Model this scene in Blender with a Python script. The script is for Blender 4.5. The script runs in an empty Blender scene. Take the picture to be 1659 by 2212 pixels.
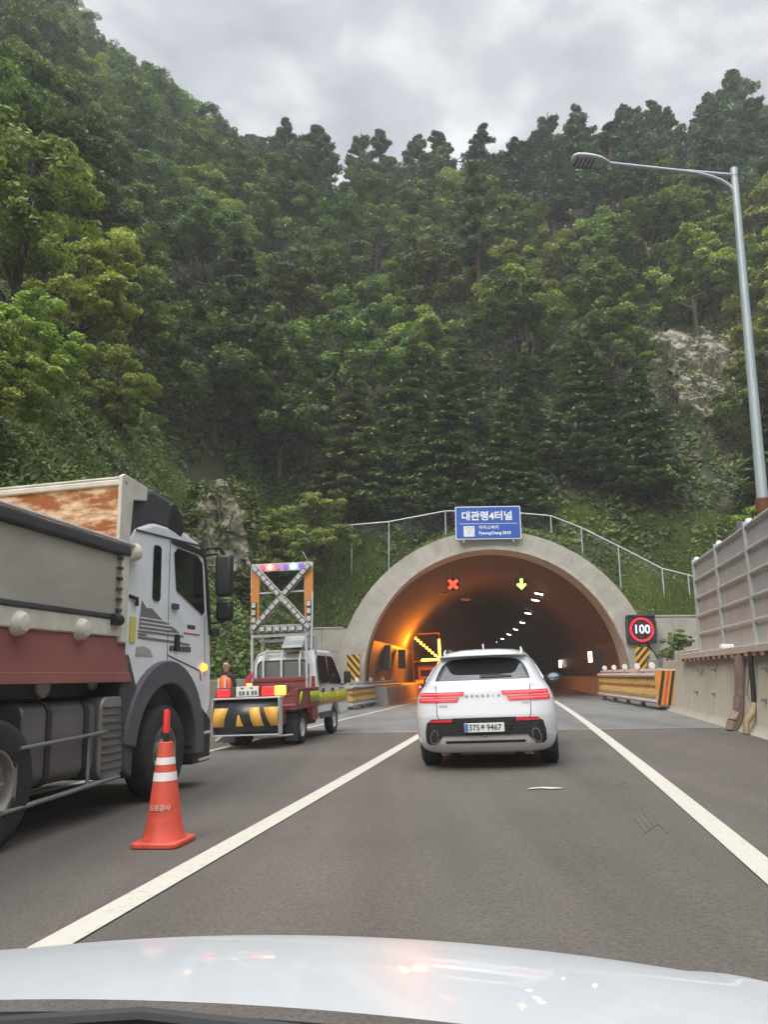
import bpy, bmesh, math, random
import numpy as np
from mathutils import Vector, Matrix
R_=math.radians
random.seed(7); RNG=np.random.default_rng(11)
sc=bpy.context.scene
C=sc.collection

# ------------------------------------------------------------ camera
FPX=1600.0; PITCH=math.atan(349/1600.0); EYE=1.22
cam=bpy.data.objects.new('camera',bpy.data.cameras.new('camera')); C.objects.link(cam)
cam.location=(0,0,EYE); cam.rotation_euler=(math.pi/2+PITCH,0,0)
cam.data.sensor_width=36; cam.data.lens=36*FPX/2212; cam.data.clip_end=3000; cam.data.clip_start=0.05
sc.camera=cam

# ------------------------------------------------------------ world: overcast sky
SUN_EL,SUN_AZ=R_(48),R_(215)      # the sun stands behind the camera, veiled by cloud
w=bpy.data.worlds.new('World'); sc.world=w; w.use_nodes=True
nt=w.node_tree; nt.nodes.clear(); N=nt.nodes.new; L=nt.links.new
out=N('ShaderNodeOutputWorld'); bg=N('ShaderNodeBackground'); bg.inputs['Strength'].default_value=0.1
sky=N('ShaderNodeTexSky'); sky.sky_type='NISHITA'; sky.sun_disc=False; sky.sun_elevation=SUN_EL; sky.sun_rotation=SUN_AZ
tc=N('ShaderNodeTexCoord'); sep=N('ShaderNodeSeparateXYZ'); L(tc.outputs['Generated'],sep.inputs[0])
def mth(op,a,b=None,clamp=False):
    m=N('ShaderNodeMath'); m.operation=op; m.use_clamp=clamp
    for i,v in enumerate((a,b)):
        if v is None: continue
        if isinstance(v,(int,float)): m.inputs[i].default_value=v
        else: L(v,m.inputs[i])
    return m.outputs[0]
zc=mth('MAXIMUM',sep.outputs['Z'],0.12)
cx_=mth('DIVIDE',sep.outputs['X'],zc); cy_=mth('DIVIDE',sep.outputs['Y'],zc)
cmb=N('ShaderNodeCombineXYZ'); L(cx_,cmb.inputs[0]); L(cy_,cmb.inputs[1])
n1=N('ShaderNodeTexNoise'); n1.inputs['Scale'].default_value=4.6; n1.inputs['Detail'].default_value=6; n1.inputs['Roughness'].default_value=.5; n1.inputs['Distortion'].default_value=.25
L(cmb.outputs[0],n1.inputs['Vector'])
n2=N('ShaderNodeTexNoise'); n2.inputs['Scale'].default_value=1.3; n2.inputs['Detail'].default_value=3; L(cmb.outputs[0],n2.inputs['Vector'])
mix=mth('ADD',mth('MULTIPLY',n1.outputs['Fac'],.6),mth('MULTIPLY',n2.outputs['Fac'],.4))
ramp=N('ShaderNodeValToRGB'); L(mix,ramp.inputs[0])
el=ramp.color_ramp.elements; el[0].position=.40; el[0].color=(3.9,4.06,4.4,1); el[1].position=.60; el[1].color=(7.9,8.0,8.05,1)
e=el.new(.5); e.color=(5.1,5.27,5.55,1)
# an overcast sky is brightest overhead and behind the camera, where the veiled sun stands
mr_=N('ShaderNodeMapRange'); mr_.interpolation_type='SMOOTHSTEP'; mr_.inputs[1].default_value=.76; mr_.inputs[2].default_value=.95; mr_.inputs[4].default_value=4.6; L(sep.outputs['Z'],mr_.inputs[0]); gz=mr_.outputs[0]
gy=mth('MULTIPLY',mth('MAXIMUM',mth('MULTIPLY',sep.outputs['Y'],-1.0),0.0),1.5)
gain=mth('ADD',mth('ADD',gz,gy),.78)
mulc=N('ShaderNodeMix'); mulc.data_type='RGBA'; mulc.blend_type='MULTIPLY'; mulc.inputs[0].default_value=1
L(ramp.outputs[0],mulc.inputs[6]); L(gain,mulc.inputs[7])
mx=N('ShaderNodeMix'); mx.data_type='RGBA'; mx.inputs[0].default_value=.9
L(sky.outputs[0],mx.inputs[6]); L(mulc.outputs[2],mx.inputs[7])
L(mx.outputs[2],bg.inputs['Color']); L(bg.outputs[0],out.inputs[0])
sun=bpy.data.objects.new('sun',bpy.data.lights.new('sun','SUN')); C.objects.link(sun)
sun.data.energy=1.5; sun.data.angle=R_(25); sun.data.color=(1,.94,.84)
sun.rotation_euler=(math.pi/2-SUN_EL,0,-SUN_AZ+math.pi)
vs=sc.view_settings; vs.view_transform='Standard'; vs.look='None'; vs.gamma=1; vs.exposure=.85

# ------------------------------------------------------------ frames of reference
RA=math.atan(331/(FPX/math.cos(PITCH))); SA,CA=math.sin(RA),math.cos(RA)
RC=890.0; SE=.04; ROLL=-math.atan(SE)
def RP(s,t,dz=0):
    q=t-s*s/(2*RC)
    return Vector((s*SA+q*CA, s*CA-q*SA, SE*t+dz))
def st(X,Y):
    s=X*SA+Y*CA; return s, X*CA-Y*SA+s*s/(2*RC)
def rayd(x,y):
    u=x-829.5; v=1106-y
    Y=FPX*math.cos(PITCH)-v*math.sin(PITCH)
    return u/Y,(FPX*math.sin(PITCH)+v*math.cos(PITCH))/Y
def at(x,y,Y):
    a,b=rayd(x,y); return Vector((a*Y,Y,EYE+b*Y))
def toD(p):
    f=p[1]*math.cos(PITCH)+(p[2]-EYE)*math.sin(PITCH); v=-p[1]*math.sin(PITCH)+(p[2]-EYE)*math.cos(PITCH)
    f=max(f,.01); return 829.5+p[0]/f*FPX,1106-v/f*FPX
PT=R_(5.7); PO=Vector((5.0,34.5,0)); PU=Vector((math.cos(PT),-math.sin(PT),0)); PV=Vector((math.sin(PT),math.cos(PT),0))
def puv(X,Y):
    dx,dy=X-PO.x,Y-PO.y; return dx*PU.x+dy*PU.y, dx*PV.x+dy*PV.y
AZC=.94; RIN=5.93
def rout(ang): return 6.84+.38*(1-abs(math.sin(ang)))   # outer radius of the portal ring

# ------------------------------------------------------------ materials
MC={}
def mat(name,col,rough=.6,metal=0,var=.12,scale=6,bump=0,bscale=40,coat=0,emit=None,estr=0,col2=None,fac=(.45,.6),spec=.5,coord='Object',stretch=None,trans=0,detail=4):
    if name in MC: return MC[name]
    m=bpy.data.materials.new(name); m.use_nodes=True; t=m.node_tree; b=t.nodes['Principled BSDF']; MC[name]=m
    b.inputs['Roughness'].default_value=rough; b.inputs['Metallic'].default_value=metal; b.inputs['Specular IOR Level'].default_value=spec
    b.inputs['Coat Weight'].default_value=coat; b.inputs['Coat Roughness'].default_value=.03
    if trans: b.inputs['Transmission Weight'].default_value=trans
    tc=t.nodes.new('ShaderNodeTexCoord'); mp=t.nodes.new('ShaderNodeMapping'); t.links.new(tc.outputs[coord],mp.inputs[0])
    if stretch: mp.inputs['Scale'].default_value=stretch
    nz=t.nodes.new('ShaderNodeTexNoise'); nz.inputs['Scale'].default_value=scale; nz.inputs['Detail'].default_value=detail; nz.inputs['Roughness'].default_value=.6
    t.links.new(mp.outputs[0],nz.inputs['Vector'])
    rp=t.nodes.new('ShaderNodeValToRGB'); t.links.new(nz.outputs['Fac'],rp.inputs[0])
    e=rp.color_ramp.elements
    if col2: e[0].position,e[1].position=fac; e[0].color=(*col,1); e[1].color=(*col2,1)
    else:
        e[0].position,e[1].position=.3,.7
        e[0].color=(*[c*(1-var) for c in col],1); e[1].color=(*[min(1,c*(1+var)) for c in col],1)
    t.links.new(rp.outputs[0],b.inputs['Base Color'])
    if emit: b.inputs['Emission Color'].default_value=(*emit,1); b.inputs['Emission Strength'].default_value=estr
    if bump:
        n2=t.nodes.new('ShaderNodeTexNoise'); n2.inputs['Scale'].default_value=bscale; n2.inputs['Detail'].default_value=3; t.links.new(mp.outputs[0],n2.inputs['Vector'])
        bp=t.nodes.new('ShaderNodeBump'); bp.inputs['Strength'].default_value=bump; bp.inputs['Distance'].default_value=.02
        t.links.new(n2.outputs['Fac'],bp.inputs['Height']); t.links.new(bp.outputs[0],b.inputs['Normal'])
    return m
def leafmat(name,col,col2,trl=.25):
    m=bpy.data.materials.new(name); m.use_nodes=True; t=m.node_tree; t.nodes.clear(); n=t.nodes.new; l=t.links.new
    o=n('ShaderNodeOutputMaterial'); at_=n('ShaderNodeAttribute'); at_.attribute_name='tint'
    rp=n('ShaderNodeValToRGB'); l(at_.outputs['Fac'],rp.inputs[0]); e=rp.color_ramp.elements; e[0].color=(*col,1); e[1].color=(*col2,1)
    oi=n('ShaderNodeObjectInfo'); hs=n('ShaderNodeHueSaturation')
    mr=n('ShaderNodeMapRange'); l(oi.outputs['Random'],mr.inputs[0]); mr.inputs[3].default_value=.68; mr.inputs[4].default_value=1.3
    mh=n('ShaderNodeMapRange'); m7=n('ShaderNodeMath'); m7.operation='FRACT'; m8=n('ShaderNodeMath'); m8.operation='MULTIPLY'; m8.inputs[1].default_value=7.31
    l(oi.outputs['Random'],m8.inputs[0]); l(m8.outputs[0],m7.inputs[0]); l(m7.outputs[0],mh.inputs[0]); mh.inputs[3].default_value=.475; mh.inputs[4].default_value=.525
    l(rp.outputs[0],hs.inputs['Color']); l(mr.outputs[0],hs.inputs['Value']); l(mh.outputs[0],hs.inputs['Hue'])
    d=n('ShaderNodeBsdfPrincipled'); d.inputs['Roughness'].default_value=.6; d.inputs['Specular IOR Level'].default_value=.3; l(hs.outputs[0],d.inputs['Base Color'])
    tr=n('ShaderNodeBsdfTranslucent'); l(hs.outputs[0],tr.inputs[0]); mx=n('ShaderNodeMixShader'); mx.inputs[0].default_value=trl
    l(d.outputs[0],mx.inputs[1]); l(tr.outputs[0],mx.inputs[2]); l(mx.outputs[0],o.inputs[0]); MC[name]=m; return m
def emat(name,col,strg): return mat(name,(.02,.02,.02),emit=col,estr=strg)

# ------------------------------------------------------------ mesh builder
class MB:
    def __init__(s): s.v=[]; s.f=[]
    def add(s,vs,fs):
        o=len(s.v); s.v+=[tuple(v) for v in vs]; s.f+=[tuple(i+o for i in f) for f in fs]; return s
    def box(s,x0,x1,y0,y1,z0,z1,m=None):
        vs=[Vector((x,y,z)) for x in (x0,x1) for y in (y0,y1) for z in (z0,z1)]
        if m is not None: vs=[m@v for v in vs]
        return s.add(vs,[(0,1,3,2),(4,6,7,5),(0,4,5,1),(2,3,7,6),(0,2,6,4),(1,5,7,3)])
    def bar(s,p,q,wx,wz=None):
        p,q=Vector(p),Vector(q); wz=wz or wx; d=q-p; n=d.length
        if n<1e-6: return s
        m=Matrix.Translation(p)@d.to_track_quat('Y','Z').to_matrix().to_4x4()
        return s.box(-wx/2,wx/2,0,n,-wz/2,wz/2,m)
    def tube(s,pts,r,n=10,cap=True):
        pts=[Vector(p) for p in pts]; rs=r if isinstance(r,(list,tuple)) else [r]*len(pts)
        vs=[];fs=[]
        for i,p in enumerate(pts):
            d=(pts[min(i+1,len(pts)-1)]-pts[max(i-1,0)]).normalized()
            q=d.to_track_quat('Z','Y')
            for k in range(n):
                a=2*math.pi*k/n; vs.append(p+q@Vector((rs[i]*math.cos(a),rs[i]*math.sin(a),0)))
        for i in range(len(pts)-1):
            for k in range(n): fs.append((i*n+k,i*n+(k+1)%n,(i+1)*n+(k+1)%n,(i+1)*n+k))
        if cap: fs+= [tuple(range(n))[::-1],tuple((len(pts)-1)*n+k for k in range(n))]
        return s.add(vs,fs)
    def lathe(s,prof,axis='Z',o=(0,0,0),n=24):   # prof: (radius, height)
        vs=[];fs=[];o=Vector(o)
        for r,h in prof:
            for k in range(n):
                a=2*math.pi*k/n; c,d=r*math.cos(a),r*math.sin(a)
                vs.append(o+Vector({'Z':(c,d,h),'X':(h,c,d),'Y':(d,h,c)}[axis]))
        for i in range(len(prof)-1):
            for k in range(n): fs.append((i*n+k,i*n+(k+1)%n,(i+1)*n+(k+1)%n,(i+1)*n+k))
        fs+=[tuple(range(n))[::-1],tuple((len(prof)-1)*n+k for k in range(n))]
        return s.add(vs,fs)
    def prism(s,pts,a,b,axis='X',m=None):  # pts in the plane across axis
        def P(p,h):
            v=Vector({'X':(h,p[0],p[1]),'Y':(p[0],h,p[1]),'Z':(p[0],p[1],h)}[axis]); return m@v if m is not None else v
        n=len(pts); return s.add([P(p,a) for p in pts]+[P(p,b) for p in pts],
            [tuple(range(n)),tuple(range(n,2*n))[::-1]]+[(i,i+n,(i+1)%n+n,(i+1)%n) for i in range(n)])
    def grid(s,fn,nu,nv):
        vs=[fn(i/nu,j/nv) for i in range(nu+1) for j in range(nv+1)]
        return s.add(vs,[(i*(nv+1)+j,(i+1)*(nv+1)+j,(i+1)*(nv+1)+j+1,i*(nv+1)+j+1) for i in range(nu) for j in range(nv)])
    def build(s,name,m,parent=None,bevel=0,seg=2,ang=35,loc=None,sub=0,solid=0):
        me=bpy.data.meshes.new(name); me.from_pydata([tuple(v) for v in s.v],[],s.f); me.update()
        bm=bmesh.new(); bm.from_mesh(me); bmesh.ops.recalc_face_normals(bm,faces=bm.faces); bm.to_mesh(me); bm.free()
        me.polygons.foreach_set('use_smooth',[True]*len(me.polygons)); me.set_sharp_from_angle(angle=R_(ang))
        me.materials.append(m); o=bpy.data.objects.new(name,me); C.objects.link(o); o.parent=parent
        if loc: o.location=loc
        if solid:
            q=o.modifiers.new('solid','SOLIDIFY'); q.thickness=solid; q.offset=0
        if bevel:
            b=o.modifiers.new('bevel','BEVEL'); b.width=bevel; b.segments=seg; b.limit_method='ANGLE'; b.angle_limit=R_(40); b.harden_normals=False
        if sub:
            q=o.modifiers.new('sub','SUBSURF'); q.levels=sub; q.render_levels=sub
        return o
def tag(o,label,cat,group=None,kind=None):
    o['label']=label; o['category']=cat
    if group: o['group']=group
    if kind: o['kind']=kind
    return o
def struct(o): o['kind']='structure'; return o
def thing(name,label,cat,loc=(0,0,0),rotz=0,roll=0,group=None):
    o=bpy.data.objects.new(name,None); C.objects.link(o); o.empty_display_size=.3
    o.location=loc; o.rotation_euler=(0,roll,rotz); return tag(o,label,cat,group)
def road_thing(name,label,cat,s,t,group=None):
    return thing(name,label,cat,RP(s,t),-(RA-s/RC),ROLL,group)
def dup(o,parent=None,loc=None,rot=None,scale=None,label=None,group=None):
    c=o.copy(); C.objects.link(c); c.parent=parent
    if loc is not None: c.location=loc
    if rot is not None: c.rotation_euler=rot
    if scale is not None: c.scale=scale
    if label: c['label']=label
    if group: c['group']=group
    for ch in o.children: dup(ch,c)
    return c
def text(name,s,size,m,parent,loc,rot=(math.pi/2,0,0),off=0,ext=.002,sx=1,sp=1,align='CENTER'):
    cu=bpy.data.curves.new(name,'FONT'); cu.body=s; cu.size=size; cu.offset=off; cu.extrude=ext; cu.align_x=align; cu.align_y='CENTER'; cu.space_character=sp; cu.resolution_u=4
    o=bpy.data.objects.new(name,cu); C.objects.link(o); dg=bpy.context.evaluated_depsgraph_get()
    me=bpy.data.meshes.new_from_object(o.evaluated_get(dg)); bpy.data.objects.remove(o)
    me.materials.clear(); me.materials.append(m)
    n=bpy.data.objects.new(name,me); C.objects.link(n); n.parent=parent; n.location=loc; n.rotation_euler=rot; n.scale=(sx,1,1); return n
def rrect(x0,x1,z0,z1,r,n=4):
    pts=[]
    for cx,cz,a0 in ((x1-r,z1-r,0),(x0+r,z1-r,90),(x0+r,z0+r,180),(x1-r,z0+r,270)):
        for k in range(n+1):
            a=R_(a0+90*k/n); pts.append((cx+r*math.cos(a),cz+r*math.sin(a)))
    return pts

# shared materials
concrete=mat('pale_concrete',(.43,.40,.355),.85,var=.18,scale=1.3,bump=.3,bscale=30,detail=8)
wallconc=mat('wall_concrete',(.34,.31,.24),.85,scale=.8,bump=.3,bscale=25,col2=(.40,.375,.31),fac=(.35,.65),detail=8)
steel=mat('galvanised_steel',(.50,.52,.54),.45,.15,var=.1,scale=12)
dsteel=mat('dull_steel',(.25,.25,.25),.5,.6,var=.2,scale=9)
rubber=mat('tyre_rubber',(.022,.022,.023),.85,var=.3,scale=20,bump=.3,bscale=60)
black=mat('black_plastic',(.02,.02,.022),.5,var=.2)
dgrey=mat('dark_grey_plastic',(.055,.055,.062),.6,var=.15)
glass=mat('dark_glass',(.012,.014,.016),.04,0,var=.05,spec=.8)
white=mat('white_paint',(.66,.68,.72),.35,var=.04,scale=2,coat=.5)
carwhite=mat('pearl_white_paint',(.67,.68,.71),.25,var=.015,scale=1,coat=1)
maroon=mat('maroon_paint',(.20,.052,.045),.6,var=.18,scale=4)
ylw=mat('road_yellow',(.80,.42,.02),.5,var=.05)
blk=mat('road_black',(.03,.027,.027),.6,var=.1)
orange=mat('traffic_orange',(.42,.058,.035),.5,scale=5,col2=(.62,.085,.05),fac=(.32,.5),detail=8)
lime=mat('lime_reflective',(.62,.78,.05),.4,var=.05)
chrome=mat('chrome',(.6,.6,.6),.15,1,var=.03)

# ------------------------------------------------------------ terrain
def fbm(X,Y,sc_,seed,oc=4):
    rs=np.random.default_rng(seed); T=rs.random((64,64)); r=0; a=1; tot=0
    X=np.asarray(X,float); Y=np.asarray(Y,float)
    for o in range(oc):
        x=X/sc_*2**o+o*13.7; y=Y/sc_*2**o+o*5.1; ix=np.floor(x).astype(int); iy=np.floor(y).astype(int)
        fx=x-ix; fy=y-iy; fx=fx*fx*(3-2*fx); fy=fy*fy*(3-2*fy)
        g=lambda i,j:T[i%64,j%64]
        r=r+a*((g(ix,iy)*(1-fx)+g(ix+1,iy)*fx)*(1-fy)+(g(ix,iy+1)*(1-fx)+g(ix+1,iy+1)*fx)*fy); tot+=a; a*=.5
    return r/tot-.5
def H(X,Y):
    X=np.asarray(X,float); Y=np.asarray(Y,float)
    s=X*SA+Y*CA; t=X*CA-Y*SA+np.clip(s,0,90)**2/(2*RC)
    dx,dy=X-PO.x,Y-PO.y; u=dx*PU.x+dy*PU.y; v=dx*PV.x+dy*PV.y
    dL=np.maximum(-t-8.7,0); dR=np.maximum(t-7.0,0); vb=np.maximum(v-.45,0)
    d=np.hypot(dL,vb); ang=vb/(d+1e-6)
    z=(.55+2.3*ang)+ (1.28-.1*ang)*d+.55*np.clip(dL,0,1.2)
    z=np.where(v<.45,np.where(dL>0,z,-.16+SE*np.clip(t,-9,5)),np.where(dL>0,z,2.95+1.16*vb))
    z=np.where((v<.45)&(t>7.0),.6+1.0*dR,z)
    # mound over the arch
    uu=np.clip(np.abs(u),0,6.8); ring=AZC+np.sqrt(np.maximum(7.0**2-uu**2,0))
    mound=np.where(np.abs(u)<7.0,ring-.12+.14*vb,0); z=np.where(v>=.45,np.maximum(z,mound),z)
    out=(v>=.45)|(dL>0)|(t>7.0)
    z=z+np.where(out,fbm(X,Y,9,3)*np.clip(np.hypot(dL,vb)+dR,0,10)*.35,0)
    cap=61+1.2*np.maximum(0,-(X+16))+.25*np.maximum(X-20,0)+fbm(X,Y,25,5)*9
    k=8.0; z2=cap-np.log1p(np.exp(np.clip((cap-z)/k,-20,20)))*k+0
    return np.where(z>20,np.minimum(z,z2+ (z-z2)*np.clip((40-z)/20,0,1)),z)
def Hz(x,y): return float(H(np.array([x]),np.array([y]))[0])
def rayhit(x,y,y0=20,y1=140):
    a,b=rayd(x,y); Ys=np.linspace(y0,y1,900); zr=EYE+b*Ys; h=H(a*Ys,Ys)
    s,t=a*Ys*SA+Ys*CA,0
    k=np.nonzero(h>zr)[0]
    if len(k)==0: return None
    Y=Ys[k[0]]; return Vector((a*Y,Y,EYE+b*Y))
def npmesh(name,V,F,m,parent=None,tint=None,smooth=False):
    me=bpy.data.meshes.new(name); V=np.asarray(V,np.float32); F=np.asarray(F,np.int32); k=F.shape[1]
    me.vertices.add(len(V)); me.vertices.foreach_set('co',V.ravel()); me.loops.add(F.size); me.loops.foreach_set('vertex_index',F.ravel())
    me.polygons.add(len(F)); me.polygons.foreach_set('loop_start',np.arange(0,F.size,k,dtype=np.int32)); me.polygons.foreach_set('loop_total',np.full(len(F),k,np.int32))
    if smooth: me.polygons.foreach_set('use_smooth',np.ones(len(F),bool))
    me.update(calc_edges=True); me.validate()
    if tint is not None:
        a=me.attributes.new('tint','FLOAT','POINT'); a.data.foreach_set('value',np.asarray(tint,np.float32))
    me.materials.append(m); return me
def npobj(name,me,parent=None):
    o=bpy.data.objects.new(name,me); C.objects.link(o); o.parent=parent; return o

soil=mat('forest_floor',(.028,.036,.016),.95,scale=1.5,bump=.6,bscale=6,col2=(.055,.05,.03),fac=(.4,.65),coord='Generated',stretch=(120,120,120))
us=np.concatenate([np.linspace(-150,-40,30)[:-1],np.linspace(-40,40,161),np.linspace(40,150,30)[1:]])
vs_=np.concatenate([np.linspace(-140,-36,20)[:-1],np.linspace(-36,-.1,60),np.array([.5]),np.linspace(1.1,60,118),np.linspace(62,180,40)])
UU,VV=np.meshgrid(us,vs_,indexing='ij'); XX=PO.x+UU*PU.x+VV*PV.x; YY=PO.y+UU*PU.y+VV*PV.y; ZZ=H(XX,YY)
nu,nv=UU.shape; idx=np.arange(nu*nv).reshape(nu,nv)
F=np.stack([idx[:-1,:-1],idx[1:,:-1],idx[1:,1:],idx[:-1,1:]],-1)
jr=np.nonzero(np.isclose(vs_,-.1))[0][0]
keep=np.ones((nu-1,nv-1),bool)
keep[(us[:-1]>-9.2)&(us[:-1]<9.5),jr]=False
me=npmesh('hillside',np.stack([XX,YY,ZZ],-1).reshape(-1,3),F[keep],soil,smooth=True); struct(npobj('hillside',me))
# distant flat ground to the horizon behind the camera
MB().add([(-415,-415,-3),(415,-415,-3),(415,415,-3),(-415,415,-3)],[(0,1,2,3)]).build('ground',soil)['kind']='structure'

# ------------------------------------------------------------ road
def roadmat(name,c1,c2,speck=.35,rough=.85):
    m=mat(name,c1,rough,scale=.35,col2=c2,fac=(.35,.68),bump=.55,bscale=90,coord='Object',detail=5); t=m.node_tree; b=t.nodes['Principled BSDF']
    src=b.inputs['Base Color'].links[0].from_socket
    n=t.nodes.new('ShaderNodeTexNoise'); n.inputs['Scale'].default_value=45; n.inputs['Detail'].default_value=3; n.inputs['Roughness'].default_value=.8
    tc=[q for q in t.nodes if q.type=='TEX_COORD'][0]; t.links.new(tc.outputs['Object'],n.inputs['Vector'])
    r=t.nodes.new('ShaderNodeMapRange'); r.inputs[1].default_value=.3; r.inputs[2].default_value=.7; r.inputs[3].default_value=1-speck; r.inputs[4].default_value=1+speck
    t.links.new(n.outputs['Fac'],r.inputs[0])
    mp2=t.nodes.new('ShaderNodeMapping'); mp2.inputs['Rotation'].default_value=(0,0,RA); mp2.inputs['Scale'].default_value=(1.3,.09,1); t.links.new(tc.outputs['Object'],mp2.inputs[0])
    n3=t.nodes.new('ShaderNodeTexNoise'); n3.inputs['Scale'].default_value=1; n3.inputs['Detail'].default_value=5; t.links.new(mp2.outputs[0],n3.inputs['Vector'])
    r3=t.nodes.new('ShaderNodeMapRange'); r3.inputs[1].default_value=.3; r3.inputs[2].default_value=.7; r3.inputs[3].default_value=.82; r3.inputs[4].default_value=1.14; t.links.new(n3.outputs['Fac'],r3.inputs[0])
    x3=t.nodes.new('ShaderNodeMix'); x3.data_type='RGBA'; x3.blend_type='MULTIPLY'; x3.inputs[0].default_value=1; t.links.new(src,x3.inputs[6]); t.links.new(r3.outputs[0],x3.inputs[7]); src=x3.outputs[2]
    x=t.nodes.new('ShaderNodeMix'); x.data_type='RGBA'; x.blend_type='MULTIPLY'; x.inputs[0].default_value=1
    t.links.new(src,x.inputs[6]); t.links.new(r.outputs[0],x.inputs[7]); t.links.new(x.outputs[2],b.inputs['Base Color']); return m
asph=roadmat('asphalt',(.092,.079,.068),(.118,.102,.088),.4)
conc_road=roadmat('concrete_road',(.135,.135,.13),(.18,.178,.172),.18)
paint=mat('road_paint',(.40,.38,.33),.75,scale=16,col2=(.50,.475,.41),fac=(.30,.46),bump=.3,bscale=60)
def strip(name,s0,s1,tl,tr,dz,m,n=60):
    f=lambda a,b:(lambda s:RP(s,(tl(s) if callable(tl) else tl)*(1-b)+(tr(s) if callable(tr) else tr)*b,dz))(s0+(s1-s0)*a)
    return struct(MB().grid(f,n,6).build(name,m))
JS=lambda t:17.4-.18*t-.2   # expansion joint station, slightly skewed
def seg(a,b,s0,s1,dz,name,m,ta,tb,n=40):
    return struct(MB().grid(lambda i,j:(lambda t:RP((s0(t) if callable(s0) else s0)*(1-i)+(s1(t) if callable(s1) else s1)*i,t,dz))(ta*(1-j)+tb*j),n,10).build(name,m))
seg(0,0,-40,lambda t:17.2+.17*(-t)-.3*.0,.0,'road',asph,-8.6,4.7,40)
seg(0,0,lambda t:17.2-.17*t+.16,210,.0,'road_concrete_section',conc_road,-8.6,4.7,90)
jm=mat('joint_steel',(.42,.38,.32),.5,.3,var=.2,scale=5)
seg(0,0,lambda t:17.2-.17*t-.05,lambda t:17.2-.17*t+.045,.006,'expansion_joint',jm,-8.6,4.3,1)
seg(0,0,lambda t:17.2-.17*t+.04,lambda t:17.2-.17*t+.13,.003,'expansion_joint_gap',blk,-8.6,4.3,1)
seg(0,0,lambda t:17.2-.17*t+.125,lambda t:17.2-.17*t+.2,.006,'expansion_joint_edge',jm,-8.6,4.3,1)
LW=.10
strip('lane_line',-20,205,-2.42-LW+.02,-2.42+LW+.02,.009,paint,110)
strip('edge_line_right',-20,205,1.33-.09,1.33+.09,.009,paint,110)
tE=lambda s:-6.15+.85*max(0,min(1,(s-15)/24))**1.2
strip('edge_line_left',-20,205,lambda s:tE(s)-.08,lambda s:tE(s)+.08,.009,paint,110)
# paint scrap and tyre marks
scr=[(0,0),(.18,.03),(.3,.0),(.45,.02),(.4,.05),(.2,.075),(.05,.05)]
struct(MB().add([RP(8.55+y*2.2,-.12+x*.85,.011) for x,y in scr],[tuple(range(len(scr)))]).build('paint_scrap',paint))
tm=mat('tyre_mark',(.088,.076,.066),.85,scale=9,col2=(.104,.090,.078),fac=(.38,.55))
for s0,t0,ln in ((13.0,.84,.8),(11.2,.82,.9),(8.6,.78,.8),(6.3,.78,.7)):
    b=MB()
    for k in range(4):
        j_=.12*((k*37)%3); b.add([RP(s0+j_,t0+k*.05,.0045),RP(s0+j_+.1,t0+k*.05+.044,.0045),RP(s0+ln-.1+j_,t0+k*.05+.044,.0045),RP(s0+ln+j_*.5,t0+k*.05,.0045)],[(0,1,2,3)])
    struct(b.build('tyre_mark',tm))

# ------------------------------------------------------------ tunnel portal
PM=Matrix.Translation(PO)@Matrix.Rotation(-PT,4,'Z')
portal=thing('tunnel_portal','pale concrete arched tunnel mouth under the wooded hillside','tunnel portal',PO,-PT)
nb=36; b=MB(); gap=.0018
A0,A1=R_(-14),R_(194)
def ring_pt(r,a,v):
    x,z=r*math.cos(a),AZC+r*math.sin(a)
    return (x,v,z)
for k in range(nb):
    a0=A0+(A1-A0)*k/nb+gap/6; a1=A0+(A1-A0)*(k+1)/nb-gap/6
    P=[]
    for v in (-.35,1.2):
        for a in (a0,(a0+a1)/2,a1):
            P+= [ring_pt(RIN+.16,a,v)]
        for a in (a1,(a0+a1)/2,a0): P+=[ring_pt(rout(a)/math.cos((a1-a0)/2) if a!=(a0+a1)/2 else rout(a),a,v)]
    b.add(P,[(0,1,2,3,4,5),(11,10,9,8,7,6)]+[(i,i+6,(i+1)%6+6,(i+1)%6) for i in range(6)])
b.build('arch_ring',concrete,portal,bevel=.004,seg=1)
b=MB()      # inner rim of the arch, a lighter lip
prof=[(RIN,-.42),(RIN+.155,-.42),(RIN+.155,1.25),(RIN,1.25)]
vsx=[];nn=96
for k in range(nn+1):
    a=A0+(A1-A0)*k/nn
    for r,v in prof: vsx.append(ring_pt(r,a,v))
b.add(vsx,[(k*4+i,k*4+(i+1)%4,k*4+4+(i+1)%4,k*4+4+i) for k in range(nn) for i in range(4)])
b.build('arch_rim',mat('rim_concrete',(.46,.43,.37),.85,var=.2,scale=3),portal)
def wall_blocks(x0,x1,z0,z1,v0,v1,nx,nz,cut=None):
    b=MB()
    for i in range(nx):
        for j in range(nz):
            xa=x0+(x1-x0)*i/nx; xb=x0+(x1-x0)*(i+1)/nx; za=z0+(z1-z0)*j/nz; zb=z0+(z1-z0)*(j+1)/nz
            b.box(xa+.004,xb-.004,v0,v1,za+.004,zb-.004)
    b.box(x0,x1,v0+.04,v1-.01,z0,z1-.02); return b
wall_blocks(-12.2,-6.55,-.9,3.28,.0,.42,4,4).build('side_wall',concrete,portal,bevel=.01,seg=1)
b=wall_blocks(6.55,9.6,-.6,3.72,.0,.42,2,4); b.build('side_wall',concrete,portal,bevel=.01,seg=1)
MB().box(-12.25,-7.0,-.03,.47,3.285,3.36).build('wall_coping',concrete,portal,bevel=.01)
MB().box(6.9,9.65,-.03,.47,3.725,3.8).build('wall_coping',concrete,portal,bevel=.01)
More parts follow.
